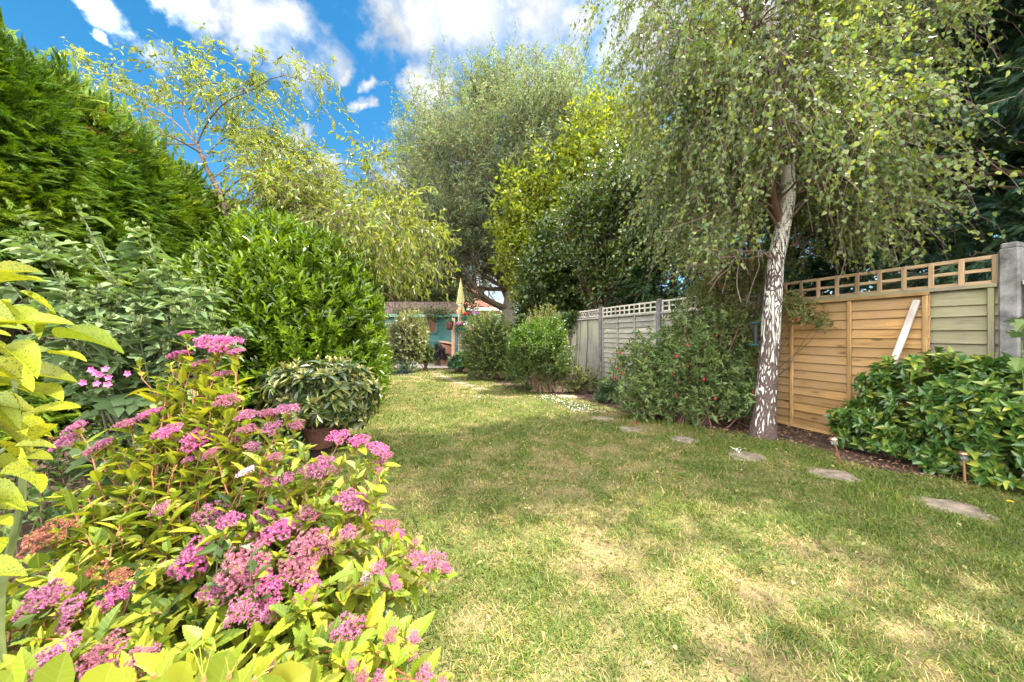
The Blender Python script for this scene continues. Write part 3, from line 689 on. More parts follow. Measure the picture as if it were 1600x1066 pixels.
def plant_stand():
    Y = 13.3; a = W(708.5, 573, Y); th = thing('plant_stand', (a[0], Y, 0), 'wooden post with ladder trellis holding flower troughs by the shed', 'plant stand')
    build('post', box((a[0], Y, .93), (.13, .12, 1.86), bev=.012), POSTW, th)
    lad = []; b = a[0]+.19; d = a[0]+.46
    for x in (b, d): lad += beam((x, Y+.1, .02), (x, Y+.1, 2.05), .04, .03, .5, up=np.array([0, 1, 0]))
    for i in range(9): lad += beam((b-.06, Y+.078, .18+i*.22), (d+.06, Y+.078, .18+i*.22), .03, .014, .5)
    build('ladder_trellis', lad, wood('cream_slat', (.45, .36, .22), (.58, .5, .34)), th)
    return a[0], Y
px, pY = plant_stand()
def trough(u0, u1, v0, v1, Y, mat, label, flowers, seed):
    a, b = W(u0, v1, Y), W(u1, v0, Y); c = (a+b)/2; th = thing('flower_trough', (c[0], Y, a[2]), label, 'flower trough', 'flower troughs by the shed')
    w, h = b[0]-a[0], b[2]-a[2]; n = 14; t = np.linspace(-1, 1, n); prof = np.sqrt(np.clip(1-t**4, .02, 1)); V = []; s = np.linspace(0, np.pi, 9)
    for x, p in zip(t, prof):
        for q in s: V.append((c[0]+x*w/2, Y+math.cos(q)*.13*p, b[2]-math.sin(q)*h*p))
    V = np.array(V); i = (np.arange(n-1)[:, None]*9+np.arange(8)[None]).ravel(); Fc = np.stack([i, i+1, i+10, i+9], 1)
    build('trough', [(V, Fc, np.zeros((len(V), 3)))], mat, th, smooth=True)
    build('soil', box((c[0], Y, b[2]-.03), (w*.9, .2, .02)), SOIL, th)
    r = R(seed); P, o = shell((c[0], Y, b[2]+.02), (w*.5, .17, .13), 160, r, .2, 1, .1, zmin=-9)
    build('leaves', [leaves(P, o+r.normal(0, .5, o.shape), o, .07, .05, T_OVA, seed)], IVY, th)
    for (u, v, rr, m) in flowers:
        p = W(u, v, Y-.1); flower_blob(th, 'flowers', p, rr, m, 70, seed)
GRNP = plain('dark_green_plastic', (.015, .07, .055), .45, .4, 0, .1); BASK = plain('brown_basket', (.12, .05, .035), .9, .2, 0, .3, 40, .5)
trough(696, 708, 506, 516, 13.05, BASK, 'brown rounded hanging basket on the wooden post, in front of the shed', [(703, 505.5, .05, PNK)], 31)
trough(711, 728, 512, 520, 13.15, GRNP, 'dark green trough with a pink petunia, lower on the stand', [(717, 506.5, .1, PNK), (727, 507, .06, WHI)], 32)
trough(722, 752, 494, 502, 13.2, GRNP, 'upper green trough with red geranium and purple petunias', [(728.5, 490.5, .1, RED), (741, 489.5, .12, PUR), (747, 490, .1, PUR)], 33)
# wooden cold frame with a sloping lid
def cold_frame():
    Y = 14.1; a, b = W(688, 572, Y), W(707, 530, Y); c = (a+b)/2; w = b[0]-a[0]; th = thing('wooden_box', (c[0], Y+.35, 0), 'reddish brown wooden box with sloping lid against the shed', 'wooden box')
    V = np.array([(x, y, z) for x in (a[0], b[0]) for (y, z) in ((Y, .02), (Y+.75, .02), (Y+.75, .95), (Y, .86))]); V[6:8, 2] -= .12
    build('body', [(V, np.array([[0, 1, 2, 3], [7, 6, 5, 4], [0, 3, 7, 4], [1, 5, 6, 2]]), V*np.array([1, 1, 0])+np.array([0, 0, .5]))], wood('red_brown_board', (.24, .1, .065), (.34, .16, .1)), th)
    build('lid', beam((a[0]-.04, Y+.36, .94), (b[0]+.06, Y+.36, .82), .85, .04, .6), wood('lid_board', (.36, .2, .14), (.46, .28, .2)), th)
    build('batten', box((c[0], Y-.012, .4), (w, .02, .06)), BRN, th)
cold_frame()
tag(build('timber_edging', beam(W(612, 573.5, 14.4)*[1, 1, 0]+[0, 0, .08], W(700, 573.5, 14.4)*[1, 1, 0]+[0, 0, .08], .1, .13, .5), wood('dark_sleeper', (.1, .05, .035), (.16, .09, .06)), origin=(-4, 14.4, 0)), 'dark timber sleeper edging along the foot of the shed', 'edging')
# low green wire guard under the white flowering shrub
def guard():
    Y = 10.2; a, b = W(604, 0, Y)[0], W(650, 0, Y)[0]; th = thing('wire_guard', ((a+b)/2, Y, 0), 'low green wire guard round the foot of the white flowering shrub', 'wire guard')
    ln = []; n = 9
    for i in range(n+1):
        x = a+(b-a)*i/n; ln.append([[x, Y+.12*math.sin(i*.7), -.02], [x, Y+.12*math.sin(i*.7), .42]])
    for z in (.06, .18, .3, .41): ln += [[[a+(b-a)*i/n, Y+.12*math.sin(i*.7), z], [a+(b-a)*(i+1)/n, Y+.12*math.sin(i*.7+.7), z]] for i in range(n)]
    build('wires', tubes(np.array(ln), .006, 4), plain('green_wire', (.02, .09, .06), .5), th)
guard()

# copper solar lights
COP = plain('copper', (.75, .36, .22), .32, .5, .9, .08, 30); GLS = None
def glass():
    m, t, o = nt('clear_plastic'); b = node(t, 'ShaderNodeBsdfPrincipled', Base__Color=(.8, .85, .8, 1), Roughness=.08); b.inputs['Transmission Weight'].default_value = .9; b.inputs['Alpha'].default_value = .6
    t.links.new(b.outputs[0], o.inputs[0]); return m
GLS = glass()
def solar(u, v, tilt, label):
    c = G(u, v); th = thing('solar_light', c, label, 'garden light', 'copper solar stake lights'); ax = unit(UP+np.array([tilt, 0.02, 0]))
    def at(z): return c+ax*z
    build('spike', tubes(np.array([at(-.03), at(.035)]), .006, 6), DARK, th)
    build('stem', tubes(np.array([at(.03), at(.2)]), .0085, 10), COP, th)
    build('lens', lathe([(.009, .195), (.022, .202), (.027, .25), (.024, .251)], c, 14, ax), GLS, th, smooth=True)
    build('cap', lathe([(0, .251), (.034, .251), (.035, .258), (.027, .268), (.012, .275), (0, .275)], c, 18, ax), COP, th, smooth=True)
    build('solar_cell', lathe([(.0, .2775), (.011, .2775), (.011, .2755)][::-1], c, 6, ax), DARK, th)
solar(1315, 727, -.3, 'copper solar stake light tilting left at the leafy bush corner')
solar(1508, 759, -.02, 'upright copper solar stake light in front of the leafy bush')
# bird feeder by the birch
def feeder():
    c = W(1181, 540, 4.3); th = thing('bird_feeder', c, 'small blue green tray bird feeder hanging by the birch trunk', 'bird feeder'); tm = plain('blue_green_plastic', (.04, .12, .14), .45)
    for z, r_ in ((0, .07), (.27, .06)):
        build('tray', lathe([(0, z), (r_, z+.004), (r_+.006, z+.022), (r_-.004, z+.022), (r_-.008, z+.01), (0, z+.01)], c, 16), tm, th)
    build('mesh_tube', lathe([(.028, .01), (.028, .27)], c, 10), DARK, th)
    build('hanger', tubes(poly(np.array([c+[-.045, 0, .28], c+[-.04, 0, .36], c+[0, 0, .42], c+[.04, 0, .36], c+[.045, 0, .28]]), 14), .003, 5), DARK, th)
feeder()
# ================================================================== trees and hedges
M_CONI = leaf_mat('thuja_spray', [(.04, .085, .008), (.065, .13, .01), (.115, .185, .013), (.2, .26, .018)], .34, .6, .2, (1.35, 1.3, .3))
M_DARKC = leaf_mat('dark_conifer_spray', [(.022, .055, .045), (.04, .085, .055), (.065, .11, .045)], .3, .6, .25, (1.5, 1.6, .5))
def hedge():
    r = R(1); X0, th_, Ht = -3.5, 1.5, 4.0; hd = unit(np.array([-.33, 1, 0])); hn = unit(np.array([1, .33, 0]))
    c = np.array([X0-.33*4-.6, 4., 0]); th = thing('conifer_hedge', c, 'tall clipped bright green conifer hedge along the left boundary', 'hedge')
    n = 25000; t = r.uniform(.8, 8.2, n); z = r.uniform(.0, 1., n)**.9*Ht; lm = .3*(grid_noise(t, z, 31, .8)-.5)+.22*(grid_noise(t, z, 32, .3)-.5)
    bare = (np.exp(-((t-3.3)/.8)**2-((z-1.35)/.5)**2) > r.uniform(.12, .6, n)) | (z < .3)
    top = np.clip((z-Ht+.9)/.9, 0, 1); dep = r.uniform(0, .42, n)**1.3-lm*1.3+.55*top**2
    P = np.stack([X0-.33*t, t, z], 1)-hn*dep[:, None]+UP*0
    P, tt, ztop = P[~bare], t[~bare], top[~bare]; m = len(P)
    o = hn*.75+UP*(.25+.9*ztop[:, None])+hd*(-.25)+r.normal(0, .42, (m, 3))
    cs = [leaves(P, o, UP+r.normal(0, .5, (m, 3))+hn*.5, r.uniform(.16, .3, m), r.uniform(.12, .22, m), T_SPR, 3, r.uniform(.3, 1.4, m), rnd=np.clip(.35+.9*(grid_noise(tt*1.1, P[:, 2]*1.3, 33, .5)-.5)+r.normal(0, .22, m), 0, 1))]
    n2 = 6500; t = r.uniform(.8, 8.2, n2); P = np.stack([X0-.33*t, t, np.full(n2, Ht-.1)], 1)-hn*r.uniform(.2, th_, n2)[:, None]+UP*(.35*(grid_noise(t, t*0, 35, .5)-.4)+r.uniform(-.12, .06, n2))[:, None]
    o = UP+hn*r.uniform(-.3, .7, n2)[:, None]+r.normal(0, .45, (n2, 3)); cs.append(leaves(P, o, hn+r.normal(0, .5, (n2, 3)), r.uniform(.16, .34, n2), r.uniform(.1, .2, n2), T_SPR, 4))
    n7 = 700; t = r.uniform(.8, 6.5, n7); P = np.stack([X0-.33*t, t, np.full(n7, Ht-.05)], 1)-hn*r.uniform(.3, th_, n7)[:, None]; cs.append(leaves(P, UP*.9+hd*r.normal(.2, .6, (n7, 1))+hn*r.uniform(-.2, .8, (n7, 1)), hn+r.normal(0, .5, (n7, 3)), r.uniform(.3, .62, n7), r.uniform(.12, .2, n7), T_SPR, 14))
    n3 = 2600; t = r.uniform(7.7, 8.2, n3); P = np.stack([X0-.33*t, t, r.uniform(.2, Ht, n3)], 1)-hn*r.uniform(0, th_, n3)[:, None]; o = hd+r.normal(0, .5, (n3, 3)); cs.append(leaves(P, o, UP+r.normal(0, .5, (n3, 3)), .25, .18, T_SPR, 5))
    build('foliage', cs, M_CONI, th)
    n8 = 190; t = r.uniform(.9, 8., n8); z = Ht*r.uniform(.05, 1, n8)**1.4; P = np.stack([X0-.33*t, t, z], 1)-hn*r.uniform(.0, .3, n8)[:, None]; build('dead_sprays', [leaves(P, hn*.8+r.normal(0, .5, (n8, 3)), UP+r.normal(0, .5, (n8, 3)), r.uniform(.12, .24, n8), r.uniform(.08, .15, n8), T_SPR, 21)], leaf_mat('dead_spray', [(.14, .08, .03), (.22, .13, .05)], .2, .8, .1), th)
    n4 = 420; t = r.uniform(1., 8., n4); p = np.stack([X0-.33*t, t, r.uniform(.2, 2.6, n4)], 1)-hn*r.uniform(.5, 1., n4)[:, None]; q = p+hn*r.uniform(.3, .55, n4)[:, None]+UP*r.uniform(-.1, .35, n4)[:, None]+hd*r.normal(0, .25, (n4, 1))
    cu = curve(p, q, -.04, 5, r, .03); st = [tubes(cu, np.linspace(.012, .003, 5)[None]*np.ones((n4, 1)), 3)]
    n5 = 1500; t = r.normal(3.3, .55, n5); p = np.stack([X0-.33*t, t, r.normal(1.3, .33, n5)], 1)-hn*r.uniform(.25, .75, n5)[:, None]; q = p+unit(r.normal(size=(n5, 3))+hn*.9)*r.uniform(.1, .3, (n5, 1)); st.append(tubes(curve(p, q, -.02, 3), np.full((n5, 3), .0035), 3))
    tk = []
    for t in np.arange(1.2, 8.2, .75): a = np.array([X0-.33*t, t, 0])-hn*.8; tk.append([a, a+UP*1.3+r.normal(0, .05, 3), a+UP*2.6+r.normal(0, .08, 3), a+UP*3.6])
    st.append(tubes(np.array(tk), np.array([[.06, .05, .035, .015]])*np.ones((len(tk), 1)), 7))
    n6 = 9000; t = r.uniform(.9, 8.2, n6); P = np.stack([X0-.33*t, t, r.uniform(.1, 3.6, n6)], 1)-hn*r.uniform(.7, 1.1, n6)[:, None]
    flat = [s for x in st for s in x]; build('branches', flat, plain('dead_conifer_twig', (.2, .13, .095), .9, .1, 0, .25, 20), th)
    build('inner_foliage', [leaves(P, r.normal(size=(n6, 3))+hn, UP+r.normal(0, .6, (n6, 3)), .3, .24, T_SPR, 8)], M_CONI, th)
hedge()

def tree_parts(th, trunk, trunk_r, groups, leafchunks, bark, lmat, sides=10, tname='trunk', crown='crown', twig=None):
    ch = []
    for i, (p, rr) in enumerate(zip(trunk, trunk_r)): ch += tubes(p[None] if p.ndim == 2 else p, rr[None] if rr.ndim == 1 else rr, sides)
    tk = build(tname, ch, bark, th, smooth=True)
    br = []
    for g, r0, r1, s in groups: br += tubes(g, np.linspace(r0, r1, g.shape[1])[None]*np.ones((len(g), 1)), s)
    if br: build('branches', br, twig or TWIG, th)
    build(crown, leafchunks, lmat, th)

# --- big willow far behind
def willow():
    r = R(41); Y = 18.; b = W(800, 0, Y); b[2] = 0
    th = thing('willow_tree', b, 'huge airy grey green willow with upright twigs rising behind the shed', 'tree')
    tr = poly([b, b+[-.2, 0, 2], b+[.1, .1, 4]], 8); L1 = []
    ends = [W(*p) for p in ((628, 305, 17.2), (650, 235, 18), (695, 185, 18.5), (740, 150, 18), (790, 130, 17.5), (850, 125, 18.5), (905, 135, 18), (955, 170, 18.5), (985, 190, 18), (995, 290, 18.5), (690, 340, 16), (740, 230, 15), (830, 180, 15.2), (905, 200, 15.5), (760, 170, 20.5), (880, 150, 20.5), (660, 260, 20.), (620, 345, 18.), (650, 390, 17), (690, 375, 16.), (850, 340, 16), (930, 320, 16), (720, 330, 19.5), (800, 280, 20), (870, 260, 15))]
    for e in ends:
        s = b+[0, 0, r.uniform(2.2, 4)]; m = s*.55+e*.45+np.array([0, 0, -.7]); L1.append(poly([s, m, s*.15+e*.85+[0, 0, -.1], e-[0, 0, .5]], 12))
    L1 = np.array(L1); L2 = sprout(L1, 26, .16, 1, 3.0, r, .85, .35, .1, 6, .3, .04); L3 = sprout(L2, 9, .1, 1, 1.7, r, .75, .3, .25, 5, .3, .04)
    q, o = shell(W(800, 285, 18.), (6.3, 5., 5.7), 520, r, .5, 1., .07, 2., -.75, (2, 4)); mids = L1[:, 4:10].reshape(-1, 3)
    st = mids[[np.argmin(((mids-(x-[0, 0, 2.2]))**2).sum(1)+r.uniform(0, 6, len(mids))) for x in q]]; F2 = curve(st, q, -.1, 6, r, .08)
    F3 = sprout(F2, 10, .25, 1, 1.7, r, .8, .3, .25, 5, .25, .05); L2 = np.concatenate([L2, F2]); L3 = np.concatenate([L3, F3])
    P, T = on_twigs(L3, 15, r, .1); n = len(P)
    D = T*.7+unit(r.normal(size=(n, 3)))*.8-UP*.35
    lv = [leaves(P, D, UP+r.normal(0, .7, (n, 3)), r.uniform(.12, .22, n), r.uniform(.032, .05, n), T_DIA, 1)]
    tree_parts(th, [tr], [np.linspace(.45, .32, 8)], [(L1, .13, .03, 6), (L2, .024, .009, 4), (L3, .008, .004, 3)], lv, plain('willow_bark', (.2, .17, .12), .85, .2), leaf_mat('willow_leaf', [(.105, .16, .095), (.145, .2, .105), (.2, .245, .12), (.27, .285, .1)], .45, .5, .3, (1.12, 1.15, .65)))
willow()

def clumpy(name, label, cat, base, trunk_h, cc, rr, ncl, per, cr, leaf, wd, mat, seed, bark=BARK, tr=.14, tp=T_OVA, group=None, down=-.5, lo=.35, dirv=0., flat=.7, stemr=.02):
    r = R(seed); th = thing(name, base, label, cat, group); base = np.array(base, float); cc = np.array(cc, float)
    P, o = shell(cc, rr, ncl, r, lo, 1., .13, .3, down); n = len(P)
    trk = poly([base, base*.6+np.array([cc[0], cc[1], trunk_h])*.4, np.array([cc[0], cc[1], trunk_h]), cc+UP*rr[2]*.55], 12)
    si = r.integers(4, 11, n); S = trk[si]; k = S[:, 2] < P[:, 2]+.4; S[~k] = trk[3]
    lim = curve(S, P, -.12*np.linalg.norm(P-S, axis=1)*0.5, 7, r, .04)
    tw = sprout(lim, 5, .55, 1, cr*1.3, r, .9, .1, .15, 4, .0, .05)
    Q, T = on_twigs(tw, max(per//6, 1), r, .1); m = len(Q); Q = Q+r.normal(0, cr*.14, Q.shape)
    D = T*.5+unit(r.normal(size=(m, 3)))*.8+np.array([0, 0, dirv]); N = UP+r.normal(0, flat, (m, 3))
    ch = [leaves(Q, D, N, leaf*r.uniform(.65, 1.25, m), leaf*wd*r.uniform(.8, 1.2, m), tp, seed, r.uniform(.3, 1.6, m))]
    e = n*max(per//6, 1); idx = r.integers(0, n, e); Q2 = P[idx]+r.normal(0, cr*.42, (e, 3)); D2 = unit(r.normal(size=(e, 3)))+o[idx]*.5+np.array([0, 0, dirv])
    ch.append(leaves(Q2, D2, UP*.8+o[idx]*.5+r.normal(0, flat, (e, 3)), leaf*r.uniform(.65, 1.25, e), leaf*wd, tp, seed+1))
    tree_parts(th, [trk], [np.linspace(tr, tr*.3, 12)], [(lim, stemr, .008, 5), (tw, .007, .003, 3)], ch, bark, mat)
    return th
M_LIME = leaf_mat('lime_leaf', [(.1, .16, .013), (.16, .22, .018), (.23, .275, .025), (.3, .3, .03)], .48, .45, .35)
M_MIDG = leaf_mat('mid_green_leaf', [(.045, .085, .015), (.07, .12, .02), (.11, .16, .03)], .36, .45, .35)
M_IVYD = leaf_mat('dark_gloss_leaf', [(.018, .04, .012), (.035, .07, .015), (.07, .1, .02), (.16, .19, .03)], .32, .32, .5)
def fy(u, Y, z=0.): p = W(u, 0, Y); p[2] = z; return p
clumpy('maple_tree', 'bright yellow green broadleaf tree in front of the willow above the closeboard panel', 'tree', fy(862, 14.), 2.5, W(862, 345, 14.), (2.5, 1.8, 3.0), 190, 130, .62, .17, .62, M_LIME, 51, tr=.16)
clumpy('maple_tree', 'upper yellow lit tree crown between the willow and the birch', 'tree', fy(960, 13.5), 3.5, W(955, 240, 13.5), (1.9, 1.6, 2.6), 150, 130, .6, .17, .6, M_LIME, 52, tr=.14)
clumpy('ivy_tree', 'dark ivy clad tree stump mass behind the bright shrub at the fence end', 'tree', fy(862, 12.4), 2., W(865, 425, 12.4), (1.2, 1.2, 2.1), 150, 130, .5, .13, .75, M_IVYD, 53, tr=.2)
clumpy('holly_tree', 'glossy dark holly like tree with sunlit edges behind the lattice strip', 'tree', fy(950, 10.6), 1.6, W(958, 380, 10.6), (1.5, 1.2, 2.8), 210, 140, .5, .12, .62, M_IVYD, 54, tr=.16)
clumpy('background_tree', 'green tree behind the shed roof under the weeping branches', 'tree', fy(640, 20.), 2., W(640, 445, 20.), (3.6, 2., 2.6), 130, 110, .8, .2, .6, M_MIDG, 55, tr=.2)
clumpy('background_tree', 'broad dark green tree behind the left end of the shed', 'tree', fy(540, 19.), 1.5, W(545, 470, 19.), (3., 2., 2.4), 150, 110, .7, .18, .6, M_MIDG, 60, tr=.2)
clumpy('background_tree', 'blue green shrub tree at the right flank of the distant house', 'tree', fy(850, 24.), 2., W(850, 440, 24.), (2.1, 2., 3.4), 110, 110, .8, .22, .5, M_MIDG, 56, tr=.2)
clumpy('background_tree', 'small tree to the left of the distant house gable, above the shed ridge', 'tree', fy(690, 25.), 2., W(690, 462, 25.), (1.6, 1.6, 1.6), 70, 110, .7, .22, .5, M_MIDG, 57, tr=.15)

clumpy('ivy_tree', 'low dark ivy thicket behind the closeboard panel and open shrub', 'tree', fy(905, 12.6), .8, W(900, 470, 12.6), (1.6, 1., 1.3), 150, 110, .45, .13, .75, M_IVYD, 58, tr=.1)
clumpy('ivy_tree', 'dark evergreen thicket between the distant house and the open shrub', 'tree', fy(830, 13.6), .6, W(830, 515, 13.6), (.65, .6, 1.1), 90, 110, .36, .13, .7, M_IVYD, 59, tr=.1)
# --- conifers behind the fence
CTWIG = plain('bare_conifer_bough', (.24, .165, .11), .85, .15, 0, .25, 12)
def conifer(Y, off, hgt, rad, label, seed, z0=.8, dens=1., mat=None, bare=.45, up=.55):
    r = R(seed); b = fence_at(Y, -off); th = thing('conifer_tree', b, label, 'tree', 'conifers behind the fence')
    tr = np.array([b, b+[.05, 0, hgt*.5], b+[0, .05, hgt]]); trk = poly(tr, 14); n = int(78*dens)
    z = r.uniform(z0, hgt*.97, n); t = z/hgt; x = t*13; i = np.clip(x.astype(int), 0, 12); S = trk[i]*(1-(x-i)[:, None])+trk[i+1]*(x-i)[:, None]
    az = r.uniform(0, 6.283, n); ln = rad*(1-t**1.6*.85)*r.uniform(.75, 1.15, n); d = unit(np.stack([np.cos(az), np.sin(az), np.full(n, up)], 1)); s = np.linspace(0, 1, 8)
    L1 = S[:, None]+d[:, None]*(s[None, :, None]*ln[:, None, None])+UP*((-.22*s**2)[None, :, None]*ln[:, None, None]); L1[:, 1:] += r.normal(0, .03, L1[:, 1:].shape)
    L2 = sprout(L1, 10, bare*.6, 1, rad*.42, r, .7, .1, .25, 5, .35, .04)
    P, T = on_twigs(L2, 9, r, .25); m = len(P)
    D = T+r.normal(0, .45, (m, 3)); ch = [leaves(P, D, UP+r.normal(0, .45, (m, 3)), r.uniform(.2, .38, m), r.uniform(.14, .26, m), T_SPR, seed, r.uniform(.5, 2.2, m))]
    P, T = on_twigs(L1, 5, r, .8); m = len(P); ch.append(leaves(P, T+r.normal(0, .4, (m, 3)), UP+r.normal(0, .4, (m, 3)), .34, .24, T_SPR, seed+1))
    tree_parts(th, [trk], [np.linspace(.16, .03, 14)], [(L1, .024, .006, 5), (L2, .008, .003, 3)], ch, BARK, mat or M_DARKC, twig=CTWIG)
conifer(3.0, 2.6, 7.6, 2.4, 'dark conifer with bare brown boughs filling the top right corner', 62, .7, 1.35, None, .95)
conifer(4.9, 2.8, 7.2, 2.2, 'dark conifer behind the birch crown, above the golden pine panel', 63, .7, 1.1, None, .85)
conifer(6.9, 2.5, 6.6, 2., 'dark conifer left of the birch trunk above the fuchsia', 64, .7)
conifer(8.9, 2.3, 6.4, 1.7, 'dark drooping conifer behind the square trellis beside the holly', 65, .7, 1.1, leaf_mat('green_conifer_spray', [(.02, .05, .018), (.035, .075, .022), (.06, .1, .025)], .25, .55, .3), .2, .1)
conifer(4.0, 5.0, 7.6, 2.4, 'dark conifer standing in the second row behind the pine panel', 66, .7)
M_BACKG = leaf_mat('sunlit_back_leaf', [(.1, .14, .015), (.17, .2, .02), (.24, .25, .03)], .45)
clumpy('background_tree', 'sunlit yellow green tree showing through gaps in the right conifers', 'tree', fence_at(2.6, -7.), 3., fence_at(2.6, -7., 4.2), (2.6, 3., 3.4), 150, 100, .9, .2, .6, M_BACKG, 67)

clumpy('background_tree', 'airy tree added out of view beyond the right edge to throw dappled shade', 'tree', fence_at(.2, -2.), 4., fence_at(.2, -2., 7.2), (2.6, 3.2, 2.6), 150, 80, .6, .13, .6, M_MIDG, 68, tr=.14)  # unseen tree, added only to dapple the near lawn with shade
# --- silver birch
def birch_bark():
    m, t, o = nt('birch_bark'); geo = node(t, 'ShaderNodeNewGeometry'); sp = node(t, 'ShaderNodeSeparateXYZ', Vector=geo.outputs['Position'])
    mp = node(t, 'ShaderNodeMapping', Vector=geo.outputs['Position']); mp.inputs['Scale'].default_value = (1, 1, .25)
    g1 = noise(t, mp.outputs[0], 9, 3, .5); v = node(t, 'ShaderNodeTexVoronoi', Scale=10., Vector=mp.outputs[0]); v.feature = 'DISTANCE_TO_EDGE'
    wv = node(t, 'ShaderNodeVectorMath', _operation='ADD', i0=mp.outputs[0], i1=node(t, 'ShaderNodeTexNoise', Scale=6., Detail=2., Vector=mp.outputs[0]).outputs['Color'])
    t.links.new(wv.outputs[0], v.inputs['Vector'])
    hz = node(t, 'ShaderNodeMapRange', Value=sp.outputs[2])
    for i, x in enumerate((.0, 3.4, .22, -.17)): hz.inputs[i+1].default_value = x
    f = math_(t, 'ADD', math_(t, 'MULTIPLY_ADD', g1, .55, math_(t, 'MULTIPLY', v.outputs['Distance'], -1.1)), hz.outputs[0])
    msk = ramp(t, f, [(.12, (0, 0, 0)), (.24, (1, 1, 1))])
    mp2 = node(t, 'ShaderNodeMapping', Vector=geo.outputs['Position']); mp2.inputs['Scale'].default_value = (2, 2, 16)
    lent = ramp(t, noise(t, mp2.outputs[0], 5, 5, .7), [(.35, (.36, .3, .25)), (.5, (.62, .57, .5)), (.7, (.72, .68, .62))])
    dk = ramp(t, noise(t, geo.outputs['Position'], 60, 4), [(.3, (.03, .02, .018)), (.7, (.13, .085, .07))])
    c = mixc(t, msk, lent, dk); b = node(t, 'ShaderNodeBsdfPrincipled', Base__Color=c, Roughness=.85); b.inputs['Specular IOR Level'].default_value = .2
    bp = node(t, 'ShaderNodeBump', Strength=1., Distance=.02, Height=math_(t, 'SUBTRACT', math_(t, 'MULTIPLY', noise(t, geo.outputs['Position'], 70, 3), .3), msk)); t.links.new(bp.outputs[0], b.inputs['Normal'])
    t.links.new(b.outputs[0], o.inputs[0]); return m
M_BIRCH = leaf_mat('birch_leaf', [(.095, .155, .055), (.135, .2, .065), (.185, .24, .07), (.28, .3, .05)], .48, .36, .5)
def birch():
    r = R(71); Y = 4.07; b = W(1191, 685, Y); b[2] = 0
    th = thing('birch_tree', b, 'silver birch with peeling white and black bark and hanging leaves', 'tree', None)
    pts = [(1191, 688, 0), (1197, 610, 0), (1203, 540, .0), (1207, 470, 0), (1212, 410, .02), (1224, 350, .03), (1231, 300, .02), (1227, 245, 0), (1213, 180, 0), (1206, 100, .03), (1196, 30, .05), (1190, -60, .1), (1196, -190, .1), (1200, -330, .1), (1200, -480, .1)]
    tr = np.array([W(u, v, Y+d) for u, v, d in pts]); tr[0, 2] = -.03; tk = poly(tr, 60)
    q = np.linspace(0, 1, 60); rad = .094*(1-q*.85)+.05*np.exp(-q*38)+.012
    stem2 = poly([W(1222, 360, Y+.05), W(1205, 300, Y+.0), W(1190, 225, Y-.05), W(1178, 150, Y-.1), W(1170, 60, Y-.1), W(1160, -60, Y-.1), W(1150, -250, Y)], 26)
    stem3 = poly([W(1226, 330, Y+.05), W(1236, 200, Y+.12), W(1240, 80, Y+.2), W(1246, -40, Y+.3), W(1270, -220, Y+.4)], 24)
    # trunk with ridged bark
    ch = tubes(tk, rad, 28); V, f, A = ch[0]; cen = np.repeat(tk, 28, 0); dv = V-cen; rr = np.linalg.norm(dv, axis=1, keepdims=True)
    wob = 1+.10*(grid_noise(A[:, 1]*6+3, A[:, 0]*22, 41, 1.)-.5)+.12*(grid_noise(A[:, 1]*14, A[:, 0]*60, 42, 1.)-.5)*np.exp(-A[:, 0]*4)
    V = cen+dv*wob[:, None]
    ch = [(V, f, A)]+tubes(stem3, np.linspace(.075, .02, 24), 12)
    build('trunk', ch, birch_bark(), th, smooth=True)
    build('second_stem', tubes(stem2, np.linspace(.055, .02, 26), 10), plain('birch_dark_limb', (.13, .07, .045), .85, .2, 0, .3, 12, .5), th, smooth=True)
    n = 92; i = r.integers(17, 58, n); S = tk[i].copy(); k2 = r.random(n) < .3; S[k2] = stem2[r.integers(3, 25, k2.sum())]; k3 = (r.random(n) < .25) & ~k2; S[k3] = stem3[r.integers(4, 23, k3.sum())]
    zt = np.clip((S[:, 2]-1.9)/7., 0, 1); az = r.uniform(0, 6.283, n); ln = (1.3-.6*zt)*r.uniform(.55, 1.2, n)*np.where(S[:, 2] < 2.5, .75, 1); d = unit(np.stack([np.cos(az), np.sin(az)*.85, r.uniform(.15, .8, n)], 1)); s = np.linspace(0, 1, 8)
    L1 = S[:, None]+d[:, None]*(s[None, :, None]*ln[:, None, None])-UP*((.28*s**2)[None, :, None]*ln[:, None, None]); L1[:, 1:] += r.normal(0, .025, L1[:, 1:].shape)
    # a few long boughs to the picture's silhouette
    ex = []
    for (u, v, y, u0, v0) in ((985, 60, 4.0, 1206, 110), (1000, 150, 4.3, 1210, 190), (1065, 210, 4.0, 1225, 260), (1105, 290, 4.2, 1228, 300), (1415, 200, 4.1, 1230, 270), (1390, 260, 3.9, 1230, 300), (1420, 120, 4.4, 1213, 180), (1365, 330, 4.1, 1226, 340), (1090, 350, 4.1, 1226, 340), (1370, 60, 4., 1208, 120), (980, 0, 4.3, 1196, 40), (1400, 20, 4.3, 1196, 30), (1130, 360, 3.7, 1220, 360), (1330, 345, 3.8, 1222, 360)):
        a, e = W(u0, v0, Y), W(u, v, y); ex.append(poly([a, a*.6+e*.4+UP*.32, a*.2+e*.8+UP*.25, e], 8))
    L1 = np.concatenate([L1, np.array(ex)])
    L2 = sprout(L1, 9, .2, 1, .75, r, .85, .1, .25, 5, .3, .04)
    L3 = sprout(L2, 5, .2, 1, .62, r, .8, -.25, .75, 6, .2, .03); L3 = np.concatenate([L3, sprout(np.array(ex), 26, .3, 1, .7, r, .8, -.35, .8, 6, .2, .03)])
    txy = lambda q: (q[..., 2] < 2.9) & (np.abs(q[..., 0]*Y/q[..., 1]-np.interp(q[..., 2], tk[:, 2], tk[:, 0])) < .13) & (q[..., 1] < Y-.06)
    L3 = L3[(L3[:, -1, 2] > 1.8) & ~(txy(L3).sum(1) > 1)]; L2 = L2[~(txy(L2).sum(1) > 1)]
